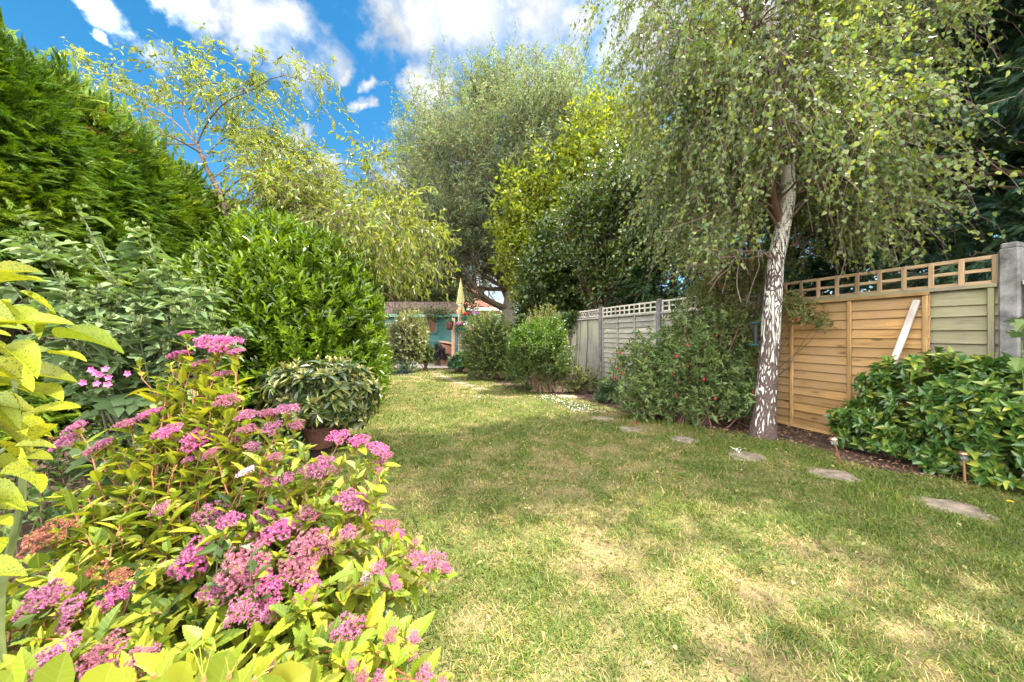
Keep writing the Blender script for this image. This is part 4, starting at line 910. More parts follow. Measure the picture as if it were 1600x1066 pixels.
    P, T = on_twigs(L3, 17, r, .05); m = len(P); hang = unit(T*.35-UP*.75+r.normal(0, .55, (m, 3)))
    P = P+r.normal(0, .02, P.shape)
    nr = unit(r.normal(size=(m, 3))+UP*.25)
    k = (P[:, 2] > 1.8+.25*r.random(m)) & ((P[:, 2] < 5.7) | (r.random(m) < .36)) & ~((P[:, 2] < 2.1) & (np.hypot(P[:, 0]-b[0], P[:, 1]-b[1]) < .3)); k &= ~((P[:, 1] < 3.75) & (np.abs(P[:, 0]-b[0]-.15) < .25) & (P[:, 2] < 2.3)); k &= P[:, 1] > 2.2; tx = np.interp(P[:, 2], tk[:, 2], tk[:, 0]); k &= ~((P[:, 1] < Y-.1) & (np.abs(P[:, 0]*Y/P[:, 1]-tx*1.) < .17) & (P[:, 2] < 6) & (r.random(m) < np.where(P[:, 2] < 2.7, .8, .38))); k &= ~((P[:, 0] > 4.75) & (r.random(m) < .7))
    P, hang, nr = P[k], hang[k], nr[k]; m = len(P)
    build('branches', tubes(L1, np.linspace(.014, .005, 8)[None]*np.ones((len(L1), 1)), 5)+tubes(L2, np.linspace(.007, .003, 5)[None]*np.ones((len(L2), 1)), 3)+tubes(L3, np.linspace(.0028, .0013, 6)[None]*np.ones((len(L3), 1)), 3), plain('birch_twig', (.15, .1, .08), .8, .2), th)
    build('crown', [leaves(P, hang, nr, r.uniform(.028, .06, m), r.uniform(.024, .048, m), T_OVA, 5, r.uniform(.2, 1.6, m))], M_BIRCH, th)
birch()

# --- weeping cherry on the left
M_CHER = leaf_mat('cherry_leaf', [(.09, .14, .02), (.13, .19, .024), (.19, .245, .03), (.25, .28, .04), (.22, .22, .08)],   .46, .4, .4, (1.25, 1.15, .4))
def cherry():
    r = R(81); Y = 6.9; b = W(372, 0, Y); b[2] = 0; th = thing('cherry_tree', b, 'weeping cherry with arching branches and narrow hanging leaves on the left', 'tree')
    def L(*p): return poly([W(u, v, Y+d) for u, v, d in p], 12)
    trunk = poly([b, W(366, 400, Y), W(345, 310, Y), W(322, 262, Y), W(308, 226, Y)], 20)
    lim = [L((308, 226, 0), (322, 195, -.1), (352, 160, -.3), (395, 140, -.4), (440, 118, -.5), (492, 132, -.5)), L((308, 226, 0), (272, 190, .2), (225, 160, .4), (180, 140, .6), (130, 118, .7)),
           L((315, 240, 0), (270, 215, -.4), (225, 205, -.6), (190, 190, -.8), (150, 185, -.8)), L((340, 300, 0), (395, 318, -.3), (450, 300, -.6), (520, 258, -.8), (580, 265, -.8), (610, 320, -.8)),
           L((330, 280, 0), (380, 250, .4), (440, 240, .8), (480, 255, .9), (505, 300, 1.)), L((350, 320, 0), (430, 350, -.2), (520, 335, -.5), (600, 345, -.8), (640, 362, -.8), (672, 385, -.9)),
           L((355, 340, 0), (450, 370, .5), (540, 370, .8), (600, 362, 1.), (655, 385, 1.1)), L((318, 250, 0), (345, 220, .5), (400, 200, .9), (430, 215, 1.), (450, 260, 1.)), L((312, 235, 0), (285, 170, 0), (300, 140, 0), (340, 130, 0), (372, 140, 0)),
           L((355, 340, 0), (440, 385, -.5), (520, 400, -.9), (585, 408, -1.), (625, 430, -1)), L((340, 300, 0), (380, 300, 1.), (450, 330, 1.6), (520, 340, 1.9), (590, 370, 2.)), L((308, 226, 0), (260, 225, .6), (210, 230, 1.), (170, 215, 1.1), (130, 190, 1.1)),
           L((352, 330, 0), (420, 300, -.8), (470, 320, -1.2), (530, 330, -1.4), (580, 365, -1.4)), L((345, 310, 0), (375, 280, -.6), (420, 270, -1.), (455, 285, -1.1), (480, 330, -1.1))]
    low = np.array([0, 0, 0, .55, .4, 1, 1, .3, 0, 1, .9, 0, 1, .8]); lim = np.array(lim)
    L2 = sprout(lim, 15, .2, 1, 1.0, r, .9, .18, .35, 6, .3, .06); k = np.repeat(low, 15)
    L3 = sprout(L2, 6, .2, 1, .7, r, .95, .05, .5, 6, .2, .06); kk = np.repeat(k, 6)
    dense = np.repeat(kk > .35, 1)
    L3d = sprout(L2[k > .35], 10, .1, 1, .75, r, .95, .1, .4, 6, .2, .06)
    P, T = on_twigs(L3, 11, r, .1); P2, T2 = on_twigs(L3d, 10, r, .1); P = np.vstack([P, P2]); T = np.vstack([T, T2]); m = len(P)
    k = P[:, 2] > 1.9; P, T = P[k], T[k]; m = len(P)
    D = unit(T*.6-UP*.4+r.normal(0, .42, (m, 3))); N = unit(r.normal(size=(m, 3))*.8+UP*.6+np.array([.3, 0, 0]))
    ch = [leaves(P, D, N, r.uniform(.075, .13, m), r.uniform(.022, .034, m), T_LAN, 1, r.uniform(.3, 2., m))]
    tree_parts(th, [trunk], [np.linspace(.075, .03, 20)], [(lim, .017, .005, 6), (L2, .005, .0025, 4), (L3, .003, .002, 3), (L3d, .004, .002, 3)], ch, plain('cherry_bark', (.11, .07, .05), .7, .3, 0, .3, 12), M_CHER)
cherry()
# ================================================================== shrubs
def stems_to(base, tips, rng, r0=.012, r1=.003, k=6, sag=.0, spread=.12):
    n = len(tips); p = np.array(base)+np.concatenate([rng.normal(0, spread, (n, 2)), np.zeros((n, 1))], 1)
    return tubes(curve(p, tips, sag, k, rng, .015), np.linspace(r0, r1, k)[None]*np.ones((n, 1)), 4)
def shrub(name, label, cat, base, rr, n, m, sl_, L, wd, tp, mat, seed, ang=1., up=.5, cz=.45, lo=.55, lam=.12, group=None, whorl=False, down=-.45, nst=40, stem=TWIG, inner=.4, droop=1., rt=.7, cut=None, rnd=.3):
    r = R(seed); base = np.array(base, float); th = thing(name, base, label, cat, group); c = base+UP*rr[2]*2*cz/(2*cz+0.0001)*1. if False else base+UP*(rr[2]*(2*cz))
    rz = (rr[0], rr[1], rr[2]*(2-2*cz))
    P, o = shell(c, rz, n, r, lo, 1., lam, .02, down)
    if cut is not None: k = cut(P); P, o = P[k], o[k]
    S = unit(o*.7+UP*up+r.normal(0, rnd, o.shape))
    ch = [shoots(P, S, sl_, m, L, wd, tp, r, ang, .1, droop, .3, rt, whorl)]
    q = int(len(P)*inner)
    if q: i = r.integers(0, len(P), q); ch.append(shoots(c+(P[i]-c)*r.uniform(.5, .85, (q, 1)), S[i], sl_, m, L, wd, tp, r, ang, .1, droop, .3, rt, whorl))
    build('foliage', ch, mat, th)
    i = r.choice(len(P), min(nst, len(P)), False); build('stems', stems_to(base+UP*.01, P[i]-S[i]*.03, r, .014, .003, 7, 0, min(rr[0], rr[1])*.18), stem, th)
    return th
# laurel like big rounded evergreen
M_LAU = leaf_mat('laurel_leaf', [(.05, .1, .007), (.085, .15, .009), (.13, .2, .012), (.19, .26, .02)], .36, .26, .6, (1.2, 1.25, .3))
shrub('laurel_bush', 'big rounded bright green evergreen bush with upright narrow leaves', 'bush', (-3.36, 5.2, 0), (1.55, 1.4, 1.48), 4100, 9, .24, .13, .042, T_LAN, M_LAU, 91, .8, .7, .46, .78, .13, down=-.75, nst=60)
M_RHO = leaf_mat('rhododendron_leaf', [(.03, .055, .018), (.05, .08, .02), (.085, .105, .03), (.2, .2, .06)], .2, .3, .55)
TERR = plain('terracotta', (.16, .075, .048), .85, .2, 0, .25, 12, .3)
def rhodo():
    Y = 3.75; b = W(500, 0, Y); b[2] = .0; th = thing('rhododendron', b+UP*.17, 'squat rhododendron with olive rosettes and pale new tips, in the clay pot', 'shrub'); r = R(92)
    c = b+UP*.54; P, o = shell(c, (.56, .5, .4), 300, r, .62, 1., .1, .12, -.6); S = unit(o*.8+UP*.55+r.normal(0, .2, o.shape)); n = len(P)
    build('foliage', [shoots(P, S, .1, 9, .115, .042, T_HI, r, 1.25, .6, 1.6, .2, 1., True)], M_RHO, th)
    k = r.random(n) < .75; build('new_growth', [shoots(P[k]+S[k]*.035, S[k], .03, 6, .062, .022, T_LAN, r, .55, .6, .5, .3, 1., True)], leaf_mat('new_rhodo_leaf', [(.16, .17, .05), (.26, .25, .09), (.3, .26, .12)], .3, .45, .4), th)
    build('stems', stems_to(b+UP*.19, P-S*.02, r, .012, .004, 6, 0, .05), TWIG, th)
    p = thing('plant_pot', b, 'brown clay pot under the squat rhododendron', 'pot')
    build('pot', lathe([(0, .01), (.13, .01), (.165, .2), (.185, .205), (.185, .245), (.165, .245), (.155, .19), (0, .19)], b, 24), TERR, p, smooth=False)
    build('potting_soil', lathe([(.156, .2), (.08, .207), (0, .21)], b, 20), SOIL, p)
rhodo()
# right hand bed
M_SKI = leaf_mat('skimmia_leaf', [(.03, .085, .018), (.045, .115, .02), (.075, .155, .025), (.13, .2, .03), (.32, .34, .05)], .28, .32, .5, (1.15, 1.2, .4), vein=(.12, .16, .05, .6))
def skimmia():
    r = R(93); base = fence_at(2.95, .72); th = thing('leafy_bush', base, 'low wide glossy green bush with some yellowing leaves before the fence', 'bush')
    P, o = [], []
    for (Y, off, rx, ry, rz, n) in ((3.25, .28, .6, .3, .76, 440), (2.75, .28, .75, .31, .74, 600), (2.15, .28, .75, .33, .6, 460), (3.68, .3, .36, .26, .38, 160), (1.5, .3, .6, .33, .5, 140)):
        c = fence_at(Y, off, rz*.72); d = rdir(r, n*3); d = d[d[:, 2] > -.95][:n]; f = (1+.1*lump(d, r))*r.uniform(.66, 1.02, len(d))
        d = skirt(d, .85); q = c+(d[:, :1]*FD*rx+d[:, 1:2]*FN*ry+d[:, 2:]*UP*rz*.72)*f[:, None]; P.append(q); o.append(unit(d[:, :1]*FD/rx+d[:, 1:2]*FN/ry+d[:, 2:]*UP/rz))
    P, o = np.vstack(P), np.vstack(o); k = (P[:, 2] > .04) & ((P-fence_at(3.))@FN > .03); P, o = P[k], o[k]; S = unit(o*.8+UP*.45+r.normal(0, .25, o.shape))
    build('foliage', [shoots(P, S, .11, 9, .088, .043, T_HI, r, 1.15, .15, 1.3, .3, .75)], M_SKI, th)
    i = r.choice(len(P), 60, False); b = base+FD*((P[i]-base)@FD)[:, None]*.8-FN*.42; st = tubes(curve(b*np.array([1, 1, 0]), P[i]-S[i]*.02, 0, 6, r, .02), np.linspace(.01, .003, 6)[None]*np.ones((60, 1)), 4); build('stems', st, TWIG, th)
skimmia()
M_FUC = leaf_mat('fuchsia_leaf', [(.06, .1, .035), (.09, .14, .042), (.13, .18, .055), (.18, .21, .07)], .36, .45, .35)
M_FRED = leaf_mat('fuchsia_red', [(.35, .012, .03), (.5, .03, .06)], .25, .4, .3, (1, .5, .7))
def bells(th, P, r, s=.035, name='flower'):
    """hanging fuchsia bells, one mesh each"""
    for p in P:
        ln = s*r.uniform(.8, 1.3); ch = tubes(np.array([p+UP*ln*1.2, p+UP*.3*ln, p]), .0015, 4)
        ch += lathe([(.003, 0), (.008, -ln*.3), (.01, -ln*.6), (.014, -ln*.95)], p, 7); a = np.arange(4)*1.571+r.uniform(0, 3)
        D = np.stack([np.cos(a), np.sin(a), np.full(4, -.15)], 1); ch.append(leaves(np.tile(p-UP*ln*.35, (4, 1)), D, np.tile(UP, (4, 1)), ln*1.15, ln*.5, T_LAN, 3)); build(name, ch, M_FRED, th)
def fuchsia():
    r = R(94); base = W(1078, 0, 4.95); base[2] = 0; th = thing('fuchsia_bush', base, 'wide loose fuchsia bush with small red hanging flowers by the birch', 'bush')
    P, o = [], []
    for (u, v, Y, rx, ry, rz, n) in ((1095, 580, 4.75, .78, .5, .62, 560), (1040, 600, 4.95, .7, .5, .62, 480), (1130, 520, 4.75, .6, .4, .5, 240), (1090, 520, 5.1, .75, .4, .5, 260), (1010, 560, 5.3, .45, .35, .5, 110), (1150, 615, 4.5, .42, .4, .42, 200)):
        q, oo = shell(W(u, v, Y), (rx, ry, rz), n, r, .45, 1.02, .2, .05, -.9); P.append(q); o.append(oo)
    P, o = np.vstack(P), np.vstack(o); k = (P-fence_at(4.5))@FN > .06; P, o = P[k], o[k]
    S = unit(o*.6+UP*.35+r.normal(0, .5, o.shape)); i = r.choice(len(P), 260, False)
    build('foliage', [shoots(P, S, .2, 12, .07, .033, T_OVA, r, 1.15, .0, 1., .35, .8)], M_FUC, th)
    build('stems', stems_to(base, P[i], r, .01, .002, 8, .06, .16), plain('reddish_stem', (.16, .08, .06), .7, .3), th)
    k = r.choice(np.where(o[:, 1] < .1)[0], 34, False); bells(th, P[k]-np.array([0, .03, .03]), r, .03)
fuchsia()
def climber_top():
    r = R(95); base = W(1152, 0, 5.0); base[2] = 0; th = thing('climbing_shrub', base, 'bushy climber rising over the trellis just left of the birch trunk', 'shrub')
    P, o = [], []
    for (u, v, Y, rx, ry, rz, n) in ((1140, 440, 4.7, .42, .3, .3, 300), (1150, 500, 4.7, .36, .25, .4, 240), (1175, 430, 4.6, .32, .25, .25, 120), (1105, 462, 4.9, .34, .25, .24, 130), (1258, 490, 4.1, .22, .12, .1, 44), (1228, 470, 4.3, .22, .15, .16, 40), (1285, 500, 4.02, .08, .08, .07, 12)):
        q, oo = shell(W(u, v, Y), (rx, ry, rz), n, r, .3, 1.05, .2, .05, -1); P.append(q); o.append(oo)
    P, o = np.vstack(P), np.vstack(o); S = unit(o*.7+UP*.2+r.normal(0, .5, o.shape)); i = r.choice(len(P), 90, False)
    build('foliage', [shoots(P, S, .18, 11, .05, .024, T_OVA, r, 1.1, .0, 1., .35, .8)], leaf_mat('climber_bronze_leaf', [(.07, .1, .035), (.11, .14, .04), (.16, .17, .055), (.2, .13, .07)], .35, .45, .35), th)
    build('stems', stems_to(base, P[i], r, .011, .002, 8, .0, .06), TWIG, th)
    k = r.choice(len(P), 22, False); bells(th, P[k]-np.array([0, .03, .03]), r, .022)
climber_top()
def obelisk():
    b = W(967, 0, 6.1); b[2] = 0; th = thing('plant_obelisk', b, 'thin dark wire obelisk with red fuchsia bells in front of the silver panel', 'plant support'); ln = []
    for a in range(4): d = np.array([math.cos(a*1.571), math.sin(a*1.571), 0]); ln.append([b+d*.13, b+d*.13+UP*.4-d*.02, b+d*.05+UP*.8, b+UP*1.0])
    build('wires', tubes(np.array(ln), .006, 4)+sum([tubes(np.array([b+np.array([math.cos(x), math.sin(x), 0])*(.13-.12*z)+UP*z for x in np.linspace(0, 6.283, 13)]), .004, 4) for z in (.25, .5, .75)], []), DARK, th)
    r = R(7); p = thing('fuchsia_plant', b, 'small upright fuchsia with bright red flowers climbing the dark obelisk', 'plant'); P = b+r.normal(0, .09, (26, 3))*[1, 1, 0]+UP*r.uniform(.3, 1.02, (26, 1))
    build('foliage', [shoots(P, unit(r.normal(size=(26, 3))+UP*.5), .12, 7, .06, .03, T_OVA, r)], M_FUC, p); build('stems', stems_to(b, P, r, .006, .002, 5, 0, .02), GREEN_STEM, p)
    bells(p, np.array([W(968, 548, 5.95), W(972, 553, 5.95), W(970, 570, 5.95), W(966, 574, 5.95), W(974, 565, 5.97), W(962, 588, 5.97), W(972, 580, 5.96)]), r, .07)
obelisk()
M_SMALL = leaf_mat('small_dark_leaf', [(.05, .09, .022), (.08, .125, .03), (.12, .165, .04), (.18, .19, .06)], .36, .45, .35)
M_BRI = leaf_mat('bright_shrub_leaf', [(.045, .1, .012), (.07, .135, .015), (.105, .175, .02)], .36, .4, .4)
M_VARI = leaf_mat('variegated_leaf', [(.07, .1, .025), (.13, .15, .05), (.28, .26, .1)], .36, .45, .3)
shrub('dense_shrub', 'rounded dark small leaved shrub on the far bed, left of the taller one', 'shrub', W(768, 0, 9.4)*[1, 1, 0], (.8, .6, 1.0), 1200, 12, .24, .07, .036, T_OVA, M_SMALL, 101, 1., .3, .45, .55, .14, down=-.8)
shrub('dense_shrub', 'variegated yellow tipped tall shrub behind the bright one at the fence', 'shrub', W(852, 0, 8.1)*[1, 1, 0], (.62, .5, 1.0), 520, 11, .24, .07, .036, T_OVA, M_VARI, 102, 1., .4, .5, .5, .16, down=-.7)
def tall_shrub():
    r = R(103); b = W(848, 0, 7.45); b[2] = 0; th = thing('open_shrub', b, 'tall open shrub with bare lower stems and fresh green top at the lawn edge', 'shrub')
    P, o = shell(W(840, 548, 7.4), (.72, .55, .7), 1250, r, .5, 1.03, .18, .04, -.95); S = unit(o*.6+UP*.5+r.normal(0, .4, o.shape)); z = P[:, 2]
    top = z > 1.02+r.normal(0, .1, len(P))
    build('foliage', [shoots(P[~top], S[~top], .22, 10, .075, .036, T_OVA, r, 1.)], leaf_mat('olive_shrub_leaf', [(.04, .075, .018), (.065, .105, .022), (.12, .15, .035)], .34, .45, .35), th)
    build('fresh_growth', [shoots(P[top], S[top], .24, 10, .085, .04, T_OVA, r, 1.)], M_BRI, th)
    i = r.choice(len(P), 70, False); build('stems', stems_to(b, P[i], r, .02, .004, 8, 0, .1), plain('tan_stem', (.22, .15, .09), .8, .2), th)
tall_shrub()
shrub('low_shrub', 'low yellowish green shrub at the foot of the closeboard panel', 'shrub', W(912, 0, 7.2)*[1, 1, 0], (.45, .3, .3), 200, 9, .14, .06, .03, T_OVA, M_VARI, 104, 1., .6, .4, .4, .2, nst=20)
shrub('low_shrub', 'small grey green plant beside the obelisk at the bed edge', 'shrub', W(955, 0, 6.2)*[1, 1, 0], (.3, .25, .22), 120, 9, .13, .08, .04, T_OVA, leaf_mat('pale_shrub_leaf', [(.08, .13, .06), (.12, .17, .08)], .35), 105, 1., .6, .4, .4, .2, nst=20)
shrub('hydrangea', 'small rounded hydrangea like plant in front of the ladder trellis', 'shrub', W(718, 0, 10.9)*[1, 1, 0], (.36, .32, .34), 180, 8, .14, .13, .085, T_OVA, leaf_mat('broad_blue_green_leaf', [(.035, .085, .035), (.06, .12, .05)], .3), 106, 1.1, .5, .5, .5, .1, nst=20)
shrub('purple_shrub', 'very dark purple leaved shrub against the teal shed wall', 'shrub', W(683, 0, 13.6)*[1, 1, 0], (.45, .4, .46), 260, 9, .18, .09, .04, T_OVA, leaf_mat('purple_leaf', [(.012, .012, .012), (.03, .022, .022), (.05, .04, .03)], .15), 107, 1., .5, .5, .5, .12, nst=20)
def white_shrub():
    th = shrub('flowering_shrub', 'pale green shrub with scattered white flowers before the shed', 'shrub', W(634, 0, 10.9)*[1, 1, 0], (.8, .6, 1.0), 900, 11, .22, .085, .046, T_OVA, leaf_mat('pale_variegated_leaf', [(.1, .14, .04), (.18, .2, .07), (.3, .3, .14)], .38), 108, 1., .3, .48, .5, .16, down=-.85)
    r = R(3); b = np.array(th.location)
    for k in range(13):
        d = unit(np.array([r.normal(.2, .5), -abs(r.normal(.7, .3)), r.normal(.3, .5)])); flower_blob(th, 'flower', b+UP*.95+d*np.array([.74, .57, .93]), .024, WHI, 7, k, .026)
white_shrub()
shrub('dense_shrub', 'mid green shrub between the white flowering one and the shed wall', 'shrub', W(664, 0, 11.6)*[1, 1, 0], (.34, .3, .5), 240, 9, .18, .07, .036, T_OVA, M_MIDG, 109, 1., .4, .5, .5, .14, nst=20)
def wall_ivy():
    r = R(110); b = fence_at(9.6, .03); th = thing('ivy', b, 'ivy hanging over the lattice and down the closeboard panel', 'climber')
    n = 1300; Y = r.uniform(9.9, 11.6, n); z = 1.9-r.gamma(1.5, .28, n)*np.clip((Y-9.7)/1.1, .1, 1.6); k = z > .1; Y, z = Y[k], z[k]; n = len(Y)
    P = np.array([fence_at(y, .04+.16*abs(r.normal())*(1 if zz > 1.4 else .5), zz) for y, zz in zip(Y, z)])
    build('leaves', [leaves(P, r.normal(size=(n, 3))-UP*.8, FN+UP*.4+r.normal(0, .4, (n, 3)), r.uniform(.06, .11, n), r.uniform(.05, .09, n), T_OVA, 3)], IVY, th)
    cs = [];
    for i in range(16): y = r.uniform(9.4, 11.3); cs.append(poly([fence_at(y+.1, .03, 0.02), fence_at(y, .03, .7), fence_at(y-.05, .03, 1.3), fence_at(y+r.normal(0, .1), .04, 1.85)], 8))
    build('stems', tubes(np.array(cs), np.full((16, 8), .006), 4), TWIG, th)
wall_ivy()
def alyssum():
    r = R(111); n = 180; t = r.uniform(0, 1, n); a, m_, c = G(850, 622)[:2], G(880, 634)[:2], G(928, 648)[:2]
    p = (a[None]*(1-t[:, None])**2+2*m_[None]*(t*(1-t))[:, None]+c[None]*(t**2)[:, None])+r.normal(0, .11, (n, 2)); P = np.concatenate([p, r.uniform(.02, .075, (n, 1))], 1)
    th = thing('alyssum_patch', (float(m_[0]), float(m_[1]), 0), 'drift of tiny white flowers along the lawn edge below the open shrub', 'flowers')
    D = rdir(r, n*4)*[1, 1, .3]; build('flowers', [leaves(np.repeat(P, 4, 0), D, np.tile(UP, (n*4, 1))+r.normal(0, .2, (n*4, 3)), .015, .012, T_OVA, 1)], WHI, th)
    q = np.repeat(P, 3, 0)*[1, 1, .5]+r.normal(0, .03, (3*n, 3))*[1, 1, .1]; build('leaves', [leaves(q, rdir(r, 3*n)+UP*.6, np.tile(UP, (3*n, 1))+r.normal(0, .3, (3*n, 3)), .035, .012, T_LAN, 2)], M_MIDG, th)
    for p_, lab in ((G(1153, 708), 'little tuft of white flowers in the grass by the birch slab'), (G(748, 623), 'tiny white daisies far out in the mown lawn')):
        nn = 14; x = p_+np.concatenate([r.normal(0, .035, (nn, 2)), r.uniform(.03, .045, (nn, 1))], 1); tag(build('daisy_tuft', [leaves(np.repeat(x, 4, 0), rdir(r, nn*4)*[1, 1, .2], np.tile(UP, (nn*4, 1)), .016, .012, T_OVA, 4)], WHI, origin=p_), lab, 'flowers')
alyssum()
def dandelion(u, v, lab, mat):
    p = G(u, v); th = thing('lawn_flower', p, lab, 'flower'); a = np.arange(14)/14*6.283; c = p+UP*.05
    build('stem', tubes(np.array([p, p+UP*.025, c]), .0015, 5), GREEN_STEM, th); D = np.stack([np.cos(a), np.sin(a), .25+0*a], 1); build('petals', [leaves(np.tile(c, (14, 1)), D, np.tile(UP, (14, 1)), .018, .008, T_LAN, 2), leaves(np.tile(c, (14, 1)), D+UP*.8, np.tile(UP, (14, 1)), .012, .007, T_LAN, 2)], mat, th)
dandelion(1578, 795, 'single yellow dandelion in the grass near the right edge', leaf_mat('yellow_petal', [(.75, .5, .02), (.8, .58, .03)], .2, .5, .2, (1, .9, .4)))
def grape():
    r = R(112); b = fence_at(2.75, .3); th = thing('vine_plant', b, 'broad leaved vine climbing in front of the tall concrete post', 'climber')
    px_ = [(1585, 500), (1568, 497), (1597, 515), (1578, 520), (1590, 545), (1600, 560), (1572, 560), (1610, 500), (1620, 540), (1565, 585), (1595, 590), (1612, 580), (1580, 575), (1600, 535), (1630, 560)]
    P = np.array([W(u+22, v, 2.62+r.normal(0, .06)) for u, v in px_]); n = len(P)
    build('leaves', [leaves(P, np.stack([r.normal(-.6, .6, n), r.normal(-.4, .4, n), r.normal(-.5, .3, n)], 1), UP*.7+FN*.6+r.normal(0, .3, (n, 3)), r.uniform(.09, .14, n), r.uniform(.09, .14, n), T_LOB, 3)], IVY, th)
    build('stems', stems_to(b, P, r, .008, .003, 7, .03, .04), GREEN_STEM, th)
grape()
# bare litter on the bed under birch and fuchsia
def litter():
    r = R(113); n = 2600; Y = r.uniform(2.2, 7.5, n); off = r.uniform(.02, 1.15, n); P = np.array([fence_at(y, o, .012+.012*r.random()) for y, o in zip(Y, off)])
    k = ~inside(P[:, 0], P[:, 1], LAWN); P = P[k]; n = len(P)
    tag(build('leaf_litter', [leaves(P, rdir(r, n)*[1, 1, .25], UP+r.normal(0, .35, (n, 3)), r.uniform(.025, .05, n), r.uniform(.012, .028, n), T_OVA, 2)], leaf_mat('dead_leaf', [(.1, .05, .03), (.2, .1, .06), (.28, .19, .12)], .1, .8, .1)), 'brown fallen leaves and bark chips on the bed', 'leaf litter', kind='stuff')
litter()
# ================================================================== foreground planting on the left
# --- tree mallow
M_MAL = leaf_mat('mallow_leaf', [(.09, .15, .06), (.13, .19, .075), (.17, .23, .095)], .3, .6, .3, (1.1, 1.2, .5), vein=(.16, .2, .11, .5))
M_BUD = leaf_mat('mallow_bud', [(.16, .2, .09), (.22, .26, .12)], .3, .7, .2)
def mallow():
    r = R(121); b = np.array([-2.35, 2.35, 0]); th = thing('mallow_shrub', b, 'tall grey green mallow with soft lobed leaves and budded spikes', 'shrub')
    tips = [(40, 345, 2.5), (75, 395, 2.3), (122, 325, 2.4), (142, 362, 2.5), (232, 362, 2.5), (225, 420, 2.3), (262, 415, 2.4), (310, 405, 2.5), (340, 445, 2.5), (335, 500, 2.3), (180, 430, 2.2), (100, 450, 2.), (20, 420, 2.1), (290, 460, 2.2), (60, 470, 2.), (150, 470, 2.1), (210, 490, 2.), (250, 520, 2.1), (350, 520, 2.4), (-40, 380, 2.3), (110, 520, 1.9), (300, 530, 2.2)]
    cv = []
    for u, v, Y in tips:
        e = W(u, v, Y); s = b+[r.normal(0, .12), r.normal(0, .12), 0]; q = s*.5+e*.5; q[:2] = s[:2]*.6+e[:2]*.4; cv.append(poly([s, q, e], 12))
    cv = np.array(cv); side = sprout(cv, 3, .5, .95, .42, r, .7, .35, 0, 12, .4, .02); al = np.concatenate([cv, side])
    build('stems', tubes(cv, np.linspace(.011, .003, 12)[None]*np.ones((len(cv), 1)), 7)+tubes(side, np.linspace(.005, .002, 12)[None]*np.ones((len(side), 1)), 5), plain('mallow_stem', (.085, .095, .045), .75, .3, 0, .2, 20), th)
    P, T = on_twigs(al, 13, r, .2); n = len(P); tt = np.tile((np.arange(13)+.5)/13, len(al)); az = r.uniform(0, 6.283, n)
    D = unit(np.stack([np.cos(az), np.sin(az), r.normal(-.05, .3, n)], 1)); big = np.repeat(np.r_[np.ones(len(cv)), .62*np.ones(len(side))], 13); L = (.16-.085*tt)*big*r.uniform(.7, 1.25, n)
    pet = P+D*(L*.45)[:, None]+UP*(L*.12)[:, None]; N = unit(UP+r.normal(0, .3, (n, 3)))
    lo = tt < .62
    build('leaves', [leaves(pet[lo], D[lo], N[lo], L[lo]*1.25, L[lo]*1.2, T_LOB, 2, 1.3), leaves(pet[~lo], D[~lo], N[~lo], L[~lo]*1.5, L[~lo]*.62, T_HI, 3, 1.2)], M_MAL, th)
    build('leaf_stalks', tubes(np.stack([P, (P+pet)/2+UP*.004, pet], 1), np.full((n, 3), .0014), 3), GREEN_STEM, th)
    P3, T3 = on_twigs(al, 7, r, .78); n3 = len(P3); az = r.uniform(0, 6.283, n3); D3 = unit(np.stack([np.cos(az), np.sin(az), r.normal(.25, .3, n3)], 1))
    build('upper_leaves', [leaves(P3, D3, unit(UP+r.normal(0, .35, (n3, 3))), r.uniform(.045, .1, n3), r.uniform(.02, .045, n3), T_HI, 9, 1.2)], M_MAL, th)
    tp = np.concatenate([cv[:, -1], side[:, -1]]); k = 9; q = np.repeat(tp, k, 0)+r.normal(0, .02, (len(tp)*k, 3))-UP*r.uniform(-.02, .1, (len(tp)*k, 1)); m = len(q)
    a = np.arange(5)/5*6.283; d5 = np.stack([np.cos(a)*.45, np.sin(a)*.45, 1+0*a], 1); D5 = (d5[None]+r.normal(0, .25, (m, 1, 3))).reshape(-1, 3); build('buds', [leaves(np.repeat(q, 5, 0), D5, np.tile(d5*[1, 1, -.3], (m, 1)), r.uniform(.02, .036, m*5), .016, T_OVA, 5)], M_BUD, th)
    fl = [(165, 577), (150, 583), (156, 585), (143, 578), (170, 590), (130, 598), (168, 601), (200, 584), (152, 600)]
    for u, v in fl:
        c = W(u, v, 1.9); a = np.arange(5)/5*6.283+r.uniform(0, 1); o = unit(np.array([r.normal(.3, .3), -1, r.normal(.3, .3)])); e1 = unit(np.cross(o, UP)); e2 = np.cross(o, e1); D = np.cos(a)[:, None]*e1+np.sin(a)[:, None]*e2+o*.3
        build('flower', [leaves(np.tile(c, (5, 1)), D, np.tile(o, (5, 1)), .021, .02, T_OVA, 3)], PNK, th)
mallow()
# dark box seen between the mallow stems
def crate():
    c = W(268, 0, 3.2); c[2] = 0; th = thing('black_tub', c, 'black plastic tub half hidden behind the mallow stems', 'tub')
    build('tub', lathe([(0, .02), (.2, .02), (.24, 1.18), (.27, 1.18), (.27, 1.23), (.24, 1.235), (.22, 1.18), (0, 1.1)], c, 22), plain('black_plastic', (.012, .012, .013), .5, .4), th)
    build('soil', lathe([(.225, 1.185), (0, 1.2)], c, 16), SOIL, th)
crate()
